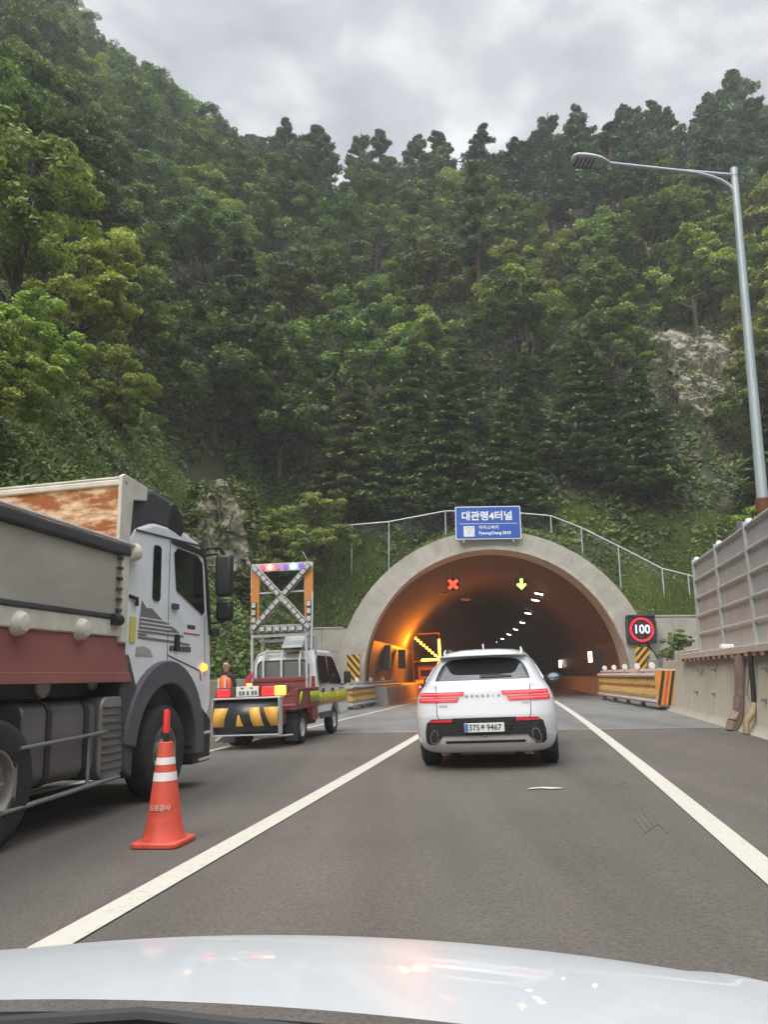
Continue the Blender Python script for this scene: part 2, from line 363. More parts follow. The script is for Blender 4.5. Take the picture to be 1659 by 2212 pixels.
# tunnel lining following the curve
lining=mat('sooty_lining',(.046,.040,.039),.8,scale=.25,col2=(.072,.065,.061),fac=(.35,.65),coord='Object')
tilem=mat('tunnel_tiles',(.085,.08,.076),.45,scale=.4,col2=(.125,.118,.112),fac=(.35,.65))
TC=-1.22; S0=36.0
def lin(s,a,r=RIN+.05):
    return RP(s,TC+r*math.cos(a),0)*1.0+Vector((0,0,AZC+r*math.sin(a)-SE*(TC+r*math.cos(a))))
tl=MB(); tl.grid(lambda i,j:lin(34.9+i*175,R_(18)+R_(144)*j),90,40)
tun=thing('tunnel_lining','dark vaulted tunnel bore curving away behind the arch','tunnel',(0,0,0))
tl.build('vault',lining,tun,ang=60)
_e=[lin(209.5,R_(-16)+R_(212)*k/40,RIN+.3) for k in range(41)]; MB().add(_e,[tuple(range(41))]).build('far_end_cap',lining,tun,solid=.2)  # added dark cap, shuts the sky out of the open bore end
for q in (0,1):
    b=MB()
    a0,a1=((-12,18) if q==0 else (162,192))
    for k in range(60):
        s0=34.9+k*2.92
        b.grid(lambda i,j:lin(s0+.02+i*2.88,R_(a0+.2)+R_(a1-a0-.4)*j,RIN-.0),1,5)
    b.build('side_tiles',tilem,tun)
    MB().grid(lambda i,j:lin(34.9+i*175,R_(a0)+R_(a1-a0)*j,RIN+.03),60,4).build('tile_backing',lining,tun)
# walkway walls either side inside
curbm=mat('walkway_concrete',(.28,.26,.235),.8,scale=1,col2=(.36,.335,.3),fac=(.35,.65),bump=.2)
for side,label in ((1,'right concrete walkway wall inside the tunnel mouth'),(-1,'left concrete walkway wall inside the tunnel mouth')):
    b=MB()
    n=60
    for k in range(n+1):
        s=35.5+k*2.9; tw=TC+side*5.15; 
        pr=[(0,-.05),(-side*.12,.0),(-side*.02,.82),(side*.1,.88),(side*.85,.88),(side*.85,-.05)]
        for dt,dz in pr:
            p=RP(s,tw+dt); b.v.append((p.x,p.y,SE*tw+dz+.0))
    for k in range(n): b.f+=[(k*6+i,k*6+(i+1)%6,k*6+6+(i+1)%6,k*6+6+i) for i in range(6)]
    b.f+=[tuple(range(6)),tuple(n*6+i for i in range(6))[::-1]]
    tag(b.build('walkway_wall',curbm),label,'walkway wall')

# ------------------------------------------------------------ tunnel lamps and signals
lampw=emat('lamp_white',(1,.93,.75),22)
proto=None
for i,(Y,X) in enumerate([(45.4,9.5),(49.5,10.1),(60.5,11.7),(71.8,13.3),(82.9,14.6),(94,15.7),(106,16.8),(118,17.9),(130,18.8),(142,19.6)]):
    s,t=st(X,Y)
    if proto is None:
        proto=thing('tunnel_lamp','','ceiling lamp',group='lit lamps in a row along the tunnel ceiling')
        MB().box(-.3,.3,-.16,.16,.02,.12).build('housing',dsteel,proto,bevel=.02)
        MB().box(-.24,.24,-.12,.12,-.012,.018).build('lens',lampw,proto,bevel=.01)
        MB().box(-.02,.02,-.02,.02,.12,.3).build('bracket',dsteel,proto); o=proto
    else: o=dup(proto)
    o.location=(X,Y,5.98); o.rotation_euler=(R_(0),R_(12),-RA)
    o['label']=('lit ceiling lamp nearest the tunnel mouth, first of the row' if i==0 else 'second lit ceiling lamp, close behind the first in the tunnel' if i==1 else f'lit ceiling lamp in the tunnel row, {["third","fourth","fifth","sixth","seventh","eighth","ninth","last and farthest"][i-2]} from the mouth')
proto=None
for i,(x,y) in enumerate(((1203.5-0,1272),(958,1298),(1007,1310))[1:]):
    p=at(x,y,45+i*4)
    if proto is None:
        proto=o=thing('unlit_lamp','unlit ceiling lamp below the red cross signal','ceiling lamp',group='unlit lamps on the left of the tunnel ceiling')
        MB().box(-.3,.3,-.16,.16,.02,.12).build('housing',dsteel,proto,bevel=.02)
        MB().box(-.24,.24,-.12,.12,-.012,.018).build('lens',mat('dead_lens',(.35,.35,.33),.3),proto,bevel=.01)
    else:
        o=dup(proto); o['label']='unlit ceiling lamp farther in and right of the first unlit one'
    o.location=(p.x,p.y,5.95)
redx=emat('signal_red',(1,.035,.008),3.2); grnx=emat('signal_green_yellow',(.75,1,.08),3.5)
sig=thing('lane_signal','red lit cross lane signal hanging in the tunnel mouth','lane signal',at(979,1262,36.5),-PT); sig.scale=(.64,.8,.64)
MB().box(-.5,.5,.05,.2,-.5,.5).build('signal_case',black,sig,bevel=.02)
b=MB()
for r in (45,-45): b.box(-.46,.46,0,.045,-.1,.1,Matrix.Rotation(R_(r),4,'Y'))
MB.build(b,'cross_lamp',redx,sig); MB().box(-.04,.04,.1,.16,.5,1.2).build('hanger',black,sig)
sig=thing('lane_signal','yellow green lit down arrow signal hanging in the tunnel mouth','lane signal',at(1127,1262,36.5),-PT); sig.scale=(.64,.8,.64)
MB().box(-.5,.5,.05,.2,-.5,.5).build('signal_case',black,sig,bevel=.02)
MB().prism([(-.085,.42),(-.085,-.1),(-.28,.08),(-.36,-.04),(0,-.4),(.36,-.04),(.28,.08),(.085,-.1),(.085,.42)],0,.045,'Y').build('arrow_lamp',grnx,sig)
MB().box(-.04,.04,.1,.16,.5,1.2).build('hanger',black,sig)
# inside fittings: lit exit signs, cabinets
exg=emat('exit_lamp',(1,.62,.45),5)
for i,(x,y,Y,lb) in enumerate(((1276,1419,44,'small lit pink evacuation sign nearer on the right tunnel wall'),(1211,1434,64,'small lit evacuation sign farther down the right tunnel wall'))):
    o=thing('evacuation_sign',lb,'sign',at(x,y,Y),-.2)
    MB().box(-.17,.17,0,.12,-.36,.36).build('sign_box',dgrey,o,bevel=.02); MB().box(-.12,.12,-.012,-.002,-.3,.3).build('sign_face',exg,o)
    b=MB(); b.box(-.05,.05,-.02,-.013,-.02,.14); b.box(-.07,.02,-.02,-.013,-.2,-.04); b.build('running_mark',mat('mark_red',(.5,.1,.05)),o)
for i,(x,y,Y,wd,ht,lb) in enumerate(((1292,1424,41,.55,1.25,'grey service cabinet on the right tunnel wall beside the lit sign'),(833,1420,40,.5,1.3,'pale service cabinet nearer on the left tunnel wall'),(868,1424,44,.45,1.1,'pale service cabinet farther in on the left tunnel wall'))):
    o=thing('service_cabinet',lb,'cabinet',at(x,y,Y),-.2); MB().box(-wd/2,wd/2,0,.3,-ht/2,ht/2).build('case',mat('cabinet_paint',(.16,.155,.15),.6,var=.1),o,bevel=.015)
    MB().box(-wd/2+.04,wd/2-.04,-.012,-.002,-ht/2+.04,ht/2-.04).build('door',mat('cabinet_door',(.20,.195,.18),.6),o,bevel=.005)

# ------------------------------------------------------------ signs on the portal
sg=thing('tunnel_name_sign','blue tunnel name sign above the arch crown','sign',(PM@Vector((0,0,0))).to_tuple())
c=at(1054.5,1129,33.9); sg.location=c; sg.rotation_euler=(R_(-3),0,R_(-4))
SWid,SHt=3.04,1.58
blue=mat('sign_blue',(.012,.085,.42),.4,var=.05,scale=2); wht=mat('sign_white',(.82,.84,.86),.4,var=.02)
MB().prism(rrect(-SWid/2,SWid/2,-SHt/2,SHt/2,.06),0,.05,'Y').build('sign_panel',wht,sg,bevel=.004)
MB().prism(rrect(-SWid/2+.04,SWid/2-.04,-SHt/2+.04,SHt/2-.04,.05),-.008,-.001,'Y').build('sign_face',blue,sg)
text('title_text','대관령4터널',.47,wht,sg,(-.04,-.012,.30),off=.012,ext=.003)
MB().box(-1.34,1.34,-.014,-.009,-.055,-.035).build('divider_line',wht,sg)
text('subtitle_text','아이스하키',.19,wht,sg,(.03,-.012,-.24),off=.004,ext=.003,align='CENTER',sp=1.15)
text('subtitle_text','PyeongChang 2018',.19,wht,sg,(.30,-.012,-.5),off=.006,ext=.003)
MB().box(-1.14,-.64,-.014,-.009,-.66,-.16).build('pictogram_panel',wht,sg)
b=MB()   # skater pictogram strokes
for p,q,wd in (((-1.05,-.25),(-.86,-.22),.035),((-.86,-.22),(-.93,-.42),.05),((-.93,-.42),(-.83,-.5),.035),((-.83,-.5),(-.86,-.62),.03),((-.93,-.42),(-1.0,-.6),.035),((-1.05,-.25),(-.98,-.35),.025),((-.84,-.26),(-.76,-.4),.025),((-.76,-.36),(-.70,-.62),.02)):
    b.bar((p[0],-.019,p[1]),(q[0],-.019,q[1]),wd,.006)
b.lathe([(.001,-.022),(.032,-.022),(.032,-.017)],'Y',(-.73,0,-.25),12); b.build('pictogram',mat('pict_dark',(.03,.04,.1)),sg)
b=MB(); b.box(-1.2,-1.1,.05,.3,-.9,.6); b.box(1.1,1.2,.05,.3,-.9,.6); b.build('post',steel,sg)

vms=thing('speed_limit_display','square black electronic display showing a red ring and 100','electronic sign',at(1387,1360,33.3),R_(-2))
MB().box(-.63,.63,0,.3,-.6,.62).build('case',mat('vms_case',(.03,.026,.03),.5),vms,bevel=.03)
b=MB(); b.box(-.66,-.6,-.04,.2,-.35,.4); b.box(.6,.66,-.04,.2,-.35,.4); b.box(-.63,.63,-.05,.0,.58,.66); b.build('hood_frame',dgrey,vms,bevel=.01)
b=MB(); 
for k in range(48):
    a0,a1=2*math.pi*k/48,2*math.pi*(k+1)/48; P=[]
    for v in (-.02,-.008):
        for r,a in ((.45,a0),(.45,a1),(.53,a1),(.53,a0)): P.append((r*math.cos(a),v,r*math.sin(a)))
    b.add(P,[(0,1,2,3),(7,6,5,4),(0,4,5,1),(1,5,6,2),(2,6,7,3),(3,7,4,0)])
b.build('red_ring',emat('led_red',(1,.008,.03),1.25),vms)
text('speed_digits','100',.54,emat('led_white',(.85,.72,1),1.2),vms,(0,-.02,-.0),off=.006,ext=.004,sx=.92)
b=MB(); b.tube([(-.1,.15,-.6),(-.1,.15,-.78)],.03); b.tube([(.25,.15,-.6),(.25,.15,-.78)],.03); b.build('mount',black,vms)
tag(MB().tube([at(1400,1392,33.4),at(1415,1412,33.5),at(1424,1425,33.6)],.035).build('cable_conduit',black),'black cable running down from the speed display','conduit')
tag(MB().box(-.1,.1,-.06,.06,-1.0,.6).build('cable_duct',mat('duct_grey',(.2,.19,.18),.6),loc=at(1428,1447,33.6)),'tall grey cable duct beside the right striped board','cable duct')
bx=thing('control_box','grey control box in front of the right striped board','control box',at(1414,1448,32.8),R_(-3))
MB().box(-.22,.22,0,.25,-.42,.45).build('case',mat('box_grey',(.22,.22,.2),.6),bx,bevel=.02); MB().box(-.18,.18,-.012,-.002,-.38,.4).build('door',mat('box_door',(.26,.26,.24),.6),bx,bevel=.004)
tag(MB().tube([at(1442,1430,33),at(1448,1398,33.1),at(1455,1393,33.2),at(1468,1393,33.3)],.04).build('drain_hose',black),'black pipe bending over onto the ledge right of the arch','pipe')
def chevron(label,xc,yc,Y,flip):
    o=thing('striped_board',label,'warning board',at(xc,yc,Y),-PT)
    w2,h2=.29,.70
    MB().box(-w2,w2,0,.03,-h2,h2).build('board',ylw,o,bevel=.004)
    b=MB()
    k=-6
    for i in range(-5,8):
        z0=i*.345-.1
        # slanted stripe clipped to the board
        pts=[(-w2,z0+(w2 if flip else -w2)*0),]
        sgn=1 if flip else -1
        q=[(-w2,z0-sgn*w2*1.15),(w2,z0+sgn*w2*1.15),(w2,z0+sgn*w2*1.15+.165),(-w2,z0-sgn*w2*1.15+.165)]
        r=[]
        def clip(poly,lim,up):
            o_=[]
            for a_,b_ in zip(poly,poly[1:]+poly[:1]):
                ia=(a_[1]<=lim) if up else (a_[1]>=lim); ib=(b_[1]<=lim) if up else (b_[1]>=lim)
                if ia: o_.append(a_)
                if ia!=ib:
                    f=(lim-a_[1])/(b_[1]-a_[1]); o_.append((a_[0]+(b_[0]-a_[0])*f,lim))
            return o_
        q=clip(q,h2,True); q=clip(q,-h2,False) if len(q)>2 else q
        if len(q)>2: b.prism(q,-.006,-.001,'Y')
    b.build('stripes',blk,o); return o
chevron('yellow and black striped board left of the arch, behind the pickup mirror',763,1448,34.2,False)
chevron('yellow and black striped board under the speed display',1390,1433,33.15,True)

# ------------------------------------------------------------ fence above the arch
galv=mat('pale_galvanised',(.55,.6,.6),.45,.2,var=.08,scale=10)
fpts=[(560,1190,40),(640,1163,39.5),(700,1142,39),(760,1134,38.5),(840,1127,38),(962,1104,37.6),(1075,1104,37.3),(1190,1114,37),(1256,1140,36.6),(1336,1179,36),(1431,1228,35.4),(1487,1242,35.2),(1560,1262,35)]
fen=thing('rail_fence','pale galvanised rail fence with wire mesh running over the arch','fence',(0,0,0))
FP=[]
for x,y,Y in fpts:
    p=at(x,y,Y); g=Hz(p.x,p.y); FP.append((p,g))
b=MB(); b.tube([p for p,g in FP],.032,8); b.build('top_rail',galv,fen)
for p,g in FP: MB().tube([(p.x,p.y,min(g,p.z-1.1)-.2),(p.x,p.y,p.z+.02)],.03,8).build('post',galv,fen)
b=MB()
for (p,g),(q,h) in zip(FP,FP[1:]):
    n=int((q-p).length/.22)
    for k in range(n):
        a=p.lerp(q,k/n); c2=p.lerp(q,min(1,(k+6)/n)); b.bar(a,(c2.x,c2.y,a.z-1.05),.0022); c3=p.lerp(q,max(0,(k-6)/n)); b.bar(a,(c3.x,c3.y,a.z-1.05),.0022)
b.build('wire_mesh',galv,fen)

# ------------------------------------------------------------ left concrete barrier
b=MB(); 
for k in range(15):
    s=-2+k*2.5
    prf=[(-8.25,-.02),(-8.12,-.02),(-8.2,.35),(-8.32,1.38),(-8.5,1.38),(-8.62,-.02)]
    for j,ss in enumerate((s+.01,s+2.49)):
        for t_,z_ in prf: p=RP(ss,t_); b.v.append((p.x,p.y,-.33+z_))
    o=len(b.v)-12; b.f+=[(o+i,o+(i+1)%6,o+6+(i+1)%6,o+6+i) for i in range(6)]+[tuple(o+i for i in range(6)),tuple(o+6+i for i in range(6))[::-1]]
tag(b.build('concrete_barrier',wallconc,bevel=.01),'long beige concrete barrier along the left verge behind the worker','barrier')

# ------------------------------------------------------------ right wall, ledge rail, noise barrier
b=MB()
def rwt(s): return 0.0
for k in range(16):
    s=-14+k*2.5
    prf=[(3.74,.13),(3.83,.20),(3.94,.34),(4.12,1.60),(4.5,1.60),(4.6,.0)]
    for ss in (s+.006,s+2.494):
        for t_,z_ in prf: p=RP(ss,t_+.03*max(0,ss-13)**.9); b.v.append((p.x,p.y,z_))
    o=len(b.v)-12; b.f+=[(o+i,o+(i+1)%6,o+6+(i+1)%6,o+6+i) for i in range(6)]+[tuple(o+i for i in range(6)),tuple(o+6+i for i in range(6))[::-1]]
wl=thing('retaining_wall','beige concrete wall on the right below the grey noise barrier','wall',(0,0,0))
b.build('wall_body',wallconc,wl,bevel=.015)
b=MB(); b2=MB()
for s in (14.4,16.3,18.4,20.3):
    for z in (1.32,.78):
        dt=3.99 if z<1 else 4.05
        p=RP(s,dt+.03*max(0,s-13)**.9); p.z=z; b2.bar(p,(p.x-.09,p.y+.01,p.z-.02),.035); b2.bar((p.x-.02,p.y,p.z),(p.x-.02,p.y,p.z-.07),.03)
b2.build('wall_bracket',dsteel,wl)
p=RP(19.95,4.09+.03*6.3); MB().box(-.02,.01,-.12,.12,-.19,.19,Matrix.Translation((p.x-.03,p.y,1.15))@Matrix.Rotation(-RA,4,'Z')).build('wall_plaque',mat('teal_plate',(.10,.19,.17),.5),wl)
# stone block behind the roller barrier end, between wall and portal
b=MB()
rr=random.Random(3)
for i in range(9):
    for j in range(5):
        s=26+i*.85; p=RP(s,6.3); z=.2+j*.42
        b.box(-.46,.46,-.3,.3,-.2,.2,Matrix.Translation((p.x+rr.uniform(-.03,.03),p.y,z))@Matrix.Rotation(-RA+math.pi/2,4,'Z'))
b.box(-3.9,3.9,-.25,.4,-.9,.9,Matrix.Translation(RP(29.4,6.35)+Vector((0,0,.9)))@Matrix.Rotation(-RA+math.pi/2,4,'Z'))
tag(b.build('block_wall',concrete,bevel=.02),'low pale block wall between the noise barrier and the arch','wall')
# ledge rail (aluminium gutter rail)
lr=thing('ledge_rail','pale metal rail on brackets along the top of the right wall','rail',(0,0,0))
def RW(s,t,z): p=RP(s,t+.03*max(0,s-13)**.9); return Vector((p.x,p.y,z))
def sweep(b,prf,s0,s1,n=14):
    m=len(prf)
    for k in range(n+1):
        s=s0+(s1-s0)*k/n
        for t_,z_ in prf: b.v.append(tuple(RW(s,t_,z_)))
    o=len(b.v)-m*(n+1)
    for k in range(n): b.f+=[(o+k*m+i,o+k*m+(i+1)%m,o+(k+1)*m+(i+1)%m,o+(k+1)*m+i) for i in range(m)]
    b.f+=[tuple(o+i for i in range(m)),tuple(o+n*m+i for i in range(m))[::-1]]
b=MB(); sweep(b,[(3.98,1.61),(3.96,1.74),(4.0,1.75),(4.3,1.75),(4.3,1.72),(4.01,1.72),(4.02,1.61)],-12,22.3); b.build('rail_channel',mat('ledge_alu',(.60,.60,.56),.5,.0,var=.12,scale=3),lr,bevel=.004)
b=MB()
for k in range(30):
    s=6+k*.55; b.add([RW(s,3.99,1.54),RW(s+.26,3.99,1.54),RW(s+.26,3.99,1.61),RW(s,3.99,1.61),RW(s,4.2,1.54),RW(s+.26,4.2,1.54),RW(s+.26,4.2,1.61),RW(s,4.2,1.61)],[(0,1,2,3),(4,7,6,5),(0,4,5,1),(1,5,6,2),(2,6,7,3),(3,7,4,0)])
b.build('rail_bracket',dsteel,lr)
tag(MB().box(-.13,.13,-.1,.1,0,.09,Matrix.Translation(RW(17.5,4.13,1.755))@Matrix.Rotation(-RA,4,'Z')).build('white_box',wht,bevel=.015),'small white box resting on the metal ledge rail','box')
# downpipes
b=MB(); P=[RW(15.95,4.02,1.56),RW(15.95,3.95,.8),RW(15.93,3.90,.48),RW(15.8,3.76,.32),RW(15.76,3.70,.15)]
for p,q in zip(P,P[1:]): b.bar(p+Vector((-.05,0,0)),q+Vector((-.05,0,0)),.17,.12)
tag(b.build('downpipe',mat('brown_duct',(.20,.145,.125),.6,var=.2,scale=4),bevel=.008),'square brown downpipe kinked at the foot of the right wall','downpipe')
dp=thing('cable_pipe','thin black pipe in a pale sleeve right of the brown downpipe','pipe',(0,0,0))
MB().tube([RW(15.1,3.98,1.62),RW(15.1,3.97,1.1),RW(15.08,3.95,.68)],.045).build('pipe',black,dp)
MB().tube([RW(15.08,3.95,.68),RW(15.0,3.88,.5),RW(14.9,3.74,.36),RW(14.88,3.72,.16)],.062).build('sleeve',mat('sleeve_ochre',(.30,.22,.12),.7),dp)
MB().tube([RW(15.15,3.97,1.55),RW(15.2,3.93,1.1),RW(15.3,3.9,.85),RW(15.2,3.9,.74)],.008,6).build('loop_wire',dgrey,dp)
# noise barrier: posts + stepped panels
nbp=mat('noise_panel',(.36,.385,.39),.55,.0,var=.1,scale=2,bump=.25,bscale=80,stretch=(1,1,.3)); nbd=mat('noise_seam',(.36,.36,.35),.5,.0,var=.15,scale=4)
nbx=thing('noise_barrier','tall grey panelled noise barrier on the right wall','noise barrier',(0,0,0))
ss=[-1.5,1.1,3.7,6.3,8.9,11.35,13.4,15.72,18.33,20.86]
ZB,ZT=1.76,4.08
for k,s in enumerate(ss):
    p=RW(s,4.32,0); top=ZT+.10
    M=Matrix.Translation((p.x,p.y,0))@Matrix.Rotation(-RA,4,'Z')
    MB().box(-.09,.09,-.05,.05,ZB-.1,top,M).build('post',mat('post_grey',(.40,.41,.40),.5,.2),nbx,bevel=.01)
    b=MB(); b.lathe([(.001,.09),(.05,.08),(.075,.03),(.075,0)][::-1],'Z',(p.x+.05,p.y,top),12); b.build('post_cap',wht,nbx)
for a,c3 in zip(ss,ss[1:]):
    n=5
    for j in range(n):
        z0=ZB+(ZT-ZB)*j/n; z1=ZB+(ZT-ZB)*(j+1)/n
        b=MB(); b.v=[tuple(RW(s,t_,z)) for s in (a+.06,c3-.06) for t_,z in ((4.30,z0+.03),(4.30,z1-.055),(4.27,z1-.03),(4.27,z1-.004),(4.4,z1-.004),(4.4,z0+.03))]
        b.f=[(i,(i+1)%6,(i+1)%6+6,i+6) for i in range(6)]+[(0,1,2,3,4,5),(11,10,9,8,7,6)]
        b.build('panel',nbp,nbx)
        b=MB(); b.v=[tuple(RW(s,t_,z)) for s in (a+.05,c3-.05) for t_,z in ((4.25,z1-.018),(4.25,z1+.02),(4.28,z1+.055),(4.31,z1+.055),(4.31,z1-.018))]
        b.f=[(i,(i+1)%5,(i+1)%5+5,i+5) for i in range(5)]+[(0,1,2,3,4),(9,8,7,6,5)]
        b.build('seam_rail',nbd,nbx)
b=MB(); 
P=[RW(s,4.5,ZT+.12+.10*max(0,(21-s)/8)) for s in (20.9,19,17,15.7,13.4,11)]
b.tube(P,.022,8); b.tube([p+Vector((0,0,-.1)) for p in P],.014,8)
tag(b.build('overhead_cable',black),'black cables slung along the top of the noise barrier','cable')
fl=thing('floodlight','small grey and white box lamp just behind the noise barrier top','floodlight',at(1615,1138,17.2),-.3)
MB().box(-.24,-.03,-.1,.05,-.2,.12).build('lamp_box',mat('flood_grey',(.10,.12,.14),.4),fl,bevel=.01)
b=MB(); b.box(.06,.15,-.1,.05,-.25,.14); b.box(.17,.25,-.1,.05,-.3,.22); b.build('heat_fins',wht,fl,bevel=.008); MB().box(-.05,.1,-.02,.02,-.7,-.1).build('mount',steel,fl)

# ------------------------------------------------------------ street lamp
pole=mat('lamp_pole_paint',(.36,.43,.47),.4,.2,scale=.6,col2=(.46,.52,.54),fac=(.35,.65)); rust=mat('rust_band',(.16,.05,.025),.8,var=.3,scale=15)
YP=17.8; Pb=at(1651,1110,YP); Pt=at(1587,380,YP); PH=Pt.z
px_,py_=(Pb.x+Pt.x)/2,YP
lp=thing('street_lamp','tall pale street lamp with a long arm behind the noise barrier','street lamp',(Pb.x,YP,0))
lean=Pt.x-Pb.x
MB().tube([(0-.02*lean,0,-.3),(.0,0,Pb.z),(lean,0,PH)],[.15,.135,.09],20).build('pole',pole,lp)
MB().tube([(0-.005,0,Pb.z+.02),(.0,0,Pb.z+.38)],.165,20).build('pole_band',rust,lp)
MB().tube([(lean,0,PH-.02),(lean+.01,0,PH+.22)],.10,20).build('pole_cap',pole,lp)
Hd=at(1235,343,YP-.2)-Vector((Pb.x,YP,0)); He=at(1312,352,YP-.1)-Vector((Pb.x,YP,0))
def bez(p,q,r,n=8): return [Vector(p)*(1-t)**2+Vector(q)*2*t*(1-t)+Vector(r)*t*t for t in [i/n for i in range(n+1)]]
MB().tube([(lean,0,PH-.75),(lean-.12,0,PH-.35)]+bez((lean-.12,0,PH-.35),(lean-.45,0,PH+.02),(lean-1.3,0,PH+.13),6)[1:]+[tuple(He)],[.05]*8+[.045],12).build('arm',pole,lp)
MB().tube([(lean,0,PH+.02),(lean-1.3,0,PH+.15)],.045,12).build('arm_brace',pole,lp)
hm=mat('lamp_head_paint',(.40,.42,.43),.4,.1); d_=(Hd-He).normalized(); up=Vector((0,0,1)); 
q=d_.to_track_quat('X','Z').to_matrix().to_4x4(); Lh=(Hd-He).length
b=MB(); prof=[(-.1,.05,.05),(.05,.11,.09),(.2,.21,.15),(Lh*.55,.26,.16),(Lh*.9,.25,.14),(Lh,.14,.09)]
for x,wd,ht in prof:
    for k in range(12):
        a=2*math.pi*k/12; b.v.append(tuple(He+q@Vector((x,wd*math.cos(a),ht*math.sin(a)*(1 if math.sin(a)>0 else .7)))))
n=len(prof); b.f=[(i*12+k,i*12+(k+1)%12,(i+1)*12+(k+1)%12,(i+1)*12+k) for i in range(n-1) for k in range(12)]+[tuple(range(12)),tuple((n-1)*12+k for k in range(12))[::-1]]
b.build('lamp_head',hm,lp,sub=1)
b=MB(); 
for k in range(5):
    x=Lh*(.42+.11*k); b.v+=[tuple(He+q@Vector(v)) for v in ((x,-.19,-.04),(x+.03,-.19,-.04),(x+.03,.19,-.04),(x,.19,-.04),(x,-.17,-.125),(x+.03,-.17,-.125),(x+.03,.17,-.125),(x,.17,-.125))]; o=len(b.v)-8
    b.f+=[(o,o+1,o+2,o+3),(o+4,o+7,o+6,o+5),(o,o+4,o+5,o+1),(o+1,o+5,o+6,o+2),(o+2,o+6,o+7,o+3),(o+3,o+7,o+4,o)]
b.build('lens_rib',dgrey,lp)

# ------------------------------------------------------------ roller barriers
rylw=mat('roller_yellow',(.52,.27,.07),.45,scale=9,col2=(.66,.40,.14),fac=(.4,.6)); refl=mat('roller_reflector',(.72,.50,.2),.25,var=.2,scale=30)
disc=mat('reflector_disc',(.78,.72,.6),.3,var=.05)
def roller_barrier(label,A,B_,ncol,ndisc,z0=.28,z1=.92,endpanel=False):
    A=Vector(A); B_=Vector(B_); d=(B_-A); L_=Vector((d.x,d.y)).length; rz=math.atan2(d.y,d.x)
    o=thing('roller_barrier',label,'roller barrier',A,rz); o.rotation_euler=(0,-math.atan2(d.z,L_),rz)
    for zz,nm in ((z0-.14,'lower_rail'),(z1+.0,'upper_rail')):
        b=MB(); b.prism([(-.16,zz),(-.16,zz+.035),(-.2,zz+.05),(-.2,zz+.085),(-.16,zz+.1),(-.16,zz+.14),(.16,zz+.14),(.16,zz)],0,L_,'X'); b.build(nm,steel,o,bevel=.006)
    b=MB(); b.box(0,L_,-.03,.03,z1+.18,z1+.27); b.build('top_beam',steel,o,bevel=.01)
    for k in range(ncol):
        x=L_*(k+.5)/ncol; r=min(.15,L_/ncol*.49)
        b=MB(); h=z1-z0
        b.lathe([(r*.4,z0),(r*.75,z0+.02),(r,z0+h*.12),(r,z0+h*.36),(r*.55,z0+h*.47),(r*.55,z0+h*.53),(r,z0+h*.64),(r,z0+h*.88),(r*.75,z1-.02),(r*.4,z1)],'Z',(x,0,0),14); ro_=b.build('roller',rylw,o)
        b=MB(); 
        for zc_ in (z0+h*.26,z0+h*.74): MB().lathe([(r+.003,zc_-.03),(r+.005,zc_),(r+.003,zc_+.03)],'Z',(x,0,0),14).build('reflective_band',refl,ro_)
    for k in range(5):
        x=L_*(.04+.23*k); MB().box(x-.06,x+.06,-.05,.09,-.1,z1+.27).build('post',dsteel,o,bevel=.01)
    for k in range(ndisc):
        x=L_*(k+.5)/ndisc; MB().lathe([(.001,-.02),(.09,-.015),(.10,0),(.09,.015),(.001,.02)],'X',(x,-.02,z1+.36),16).build('reflector',disc,o)
    if endpanel:
        EM=Matrix.Translation((L_+.02,-.2,0))@Matrix.Rotation(R_(48),4,'Z')
        MB().box(0,1.0,0,.03,z0-.16,z1+.2,EM).build('end_panel',mat('sheet_orange',(.70,.27,.05),.5,var=.15,scale=6),o,bevel=.006)
        MB().box(-.03,1.06,.032,.05,z0-.2,z1+.24,EM).build('end_backing',mat('sheet_worn',(.50,.47,.43),.5,var=.2,scale=6),o,bevel=.006)
        lo,hi=z0-.15,z1+.19
        for k,(x0,wd,m_) in enumerate(((.02,.10,'k'),(.20,.07,'r'),(.34,.09,'k'),(.50,.10,'r'),(.66,.05,'k'),(.76,.07,'r'))):
            MB().prism([(x0-.0,lo),(x0+wd,lo),(min(.99,x0+wd+.22),hi),(min(.97,x0+.22),hi)],-.006-.001*(k%2),-.002,'Y',EM).build('end_stripe',blk if m_=='k' else orange,o)
        MB().prism([(.86,lo),(1.0,lo),(.99,lo+.5),(.9,lo+.3)],-.008,-.003,'Y',EM).build('torn_corner',MC['sheet_worn'],o)
    return o
GB=lambda s,t:RP(s,t)
roller_barrier('yellow roller crash barrier on the right, ending in an orange striped panel',GB(34.4,3.42),GB(24.0,4.0),24,5,.3,.95,True)
o=roller_barrier('yellow roller crash barrier on the left beside the pickup',GB(31.5,-7.35),GB(41.0,-6.55),20,4,.28,.88)
o=[x for x in bpy.data.objects if x.name.startswith('roller_barrier')]

# ------------------------------------------------------------ vegetation
def card_cloud(pts,nrm,size,rg,asp=1.6,jit=.9):
    n=len(pts); d=nrm+rg.normal(0,jit,(n,3)); d/=np.linalg.norm(d,axis=1)[:,None]+1e-9
    a=rg.normal(0,1,(n,3)); a-=d*(a*d).sum(1)[:,None]; a/=np.linalg.norm(a,axis=1)[:,None]+1e-9; b=np.cross(d,a)
    s=(size*rg.uniform(.6,1.3,n))[:,None]
    V=np.stack([pts-a*s*.5*asp,pts+b*s*.42,pts+a*s*.5*asp,pts-b*s*.42],1).reshape(-1,3)
    return V,np.arange(4*n).reshape(n,4)
def limb_mesh(trunk_pts,rad,limbs):
    b=MB(); b.tube(trunk_pts,rad,8)
    for p,q,r in limbs:
        p,q=Vector(p),Vector(q); m=(p+q)/2+Vector((0,0,-.12*(q-p).length)); b.tube([p,m,q],[r,r*.7,r*.25],6)
    return b
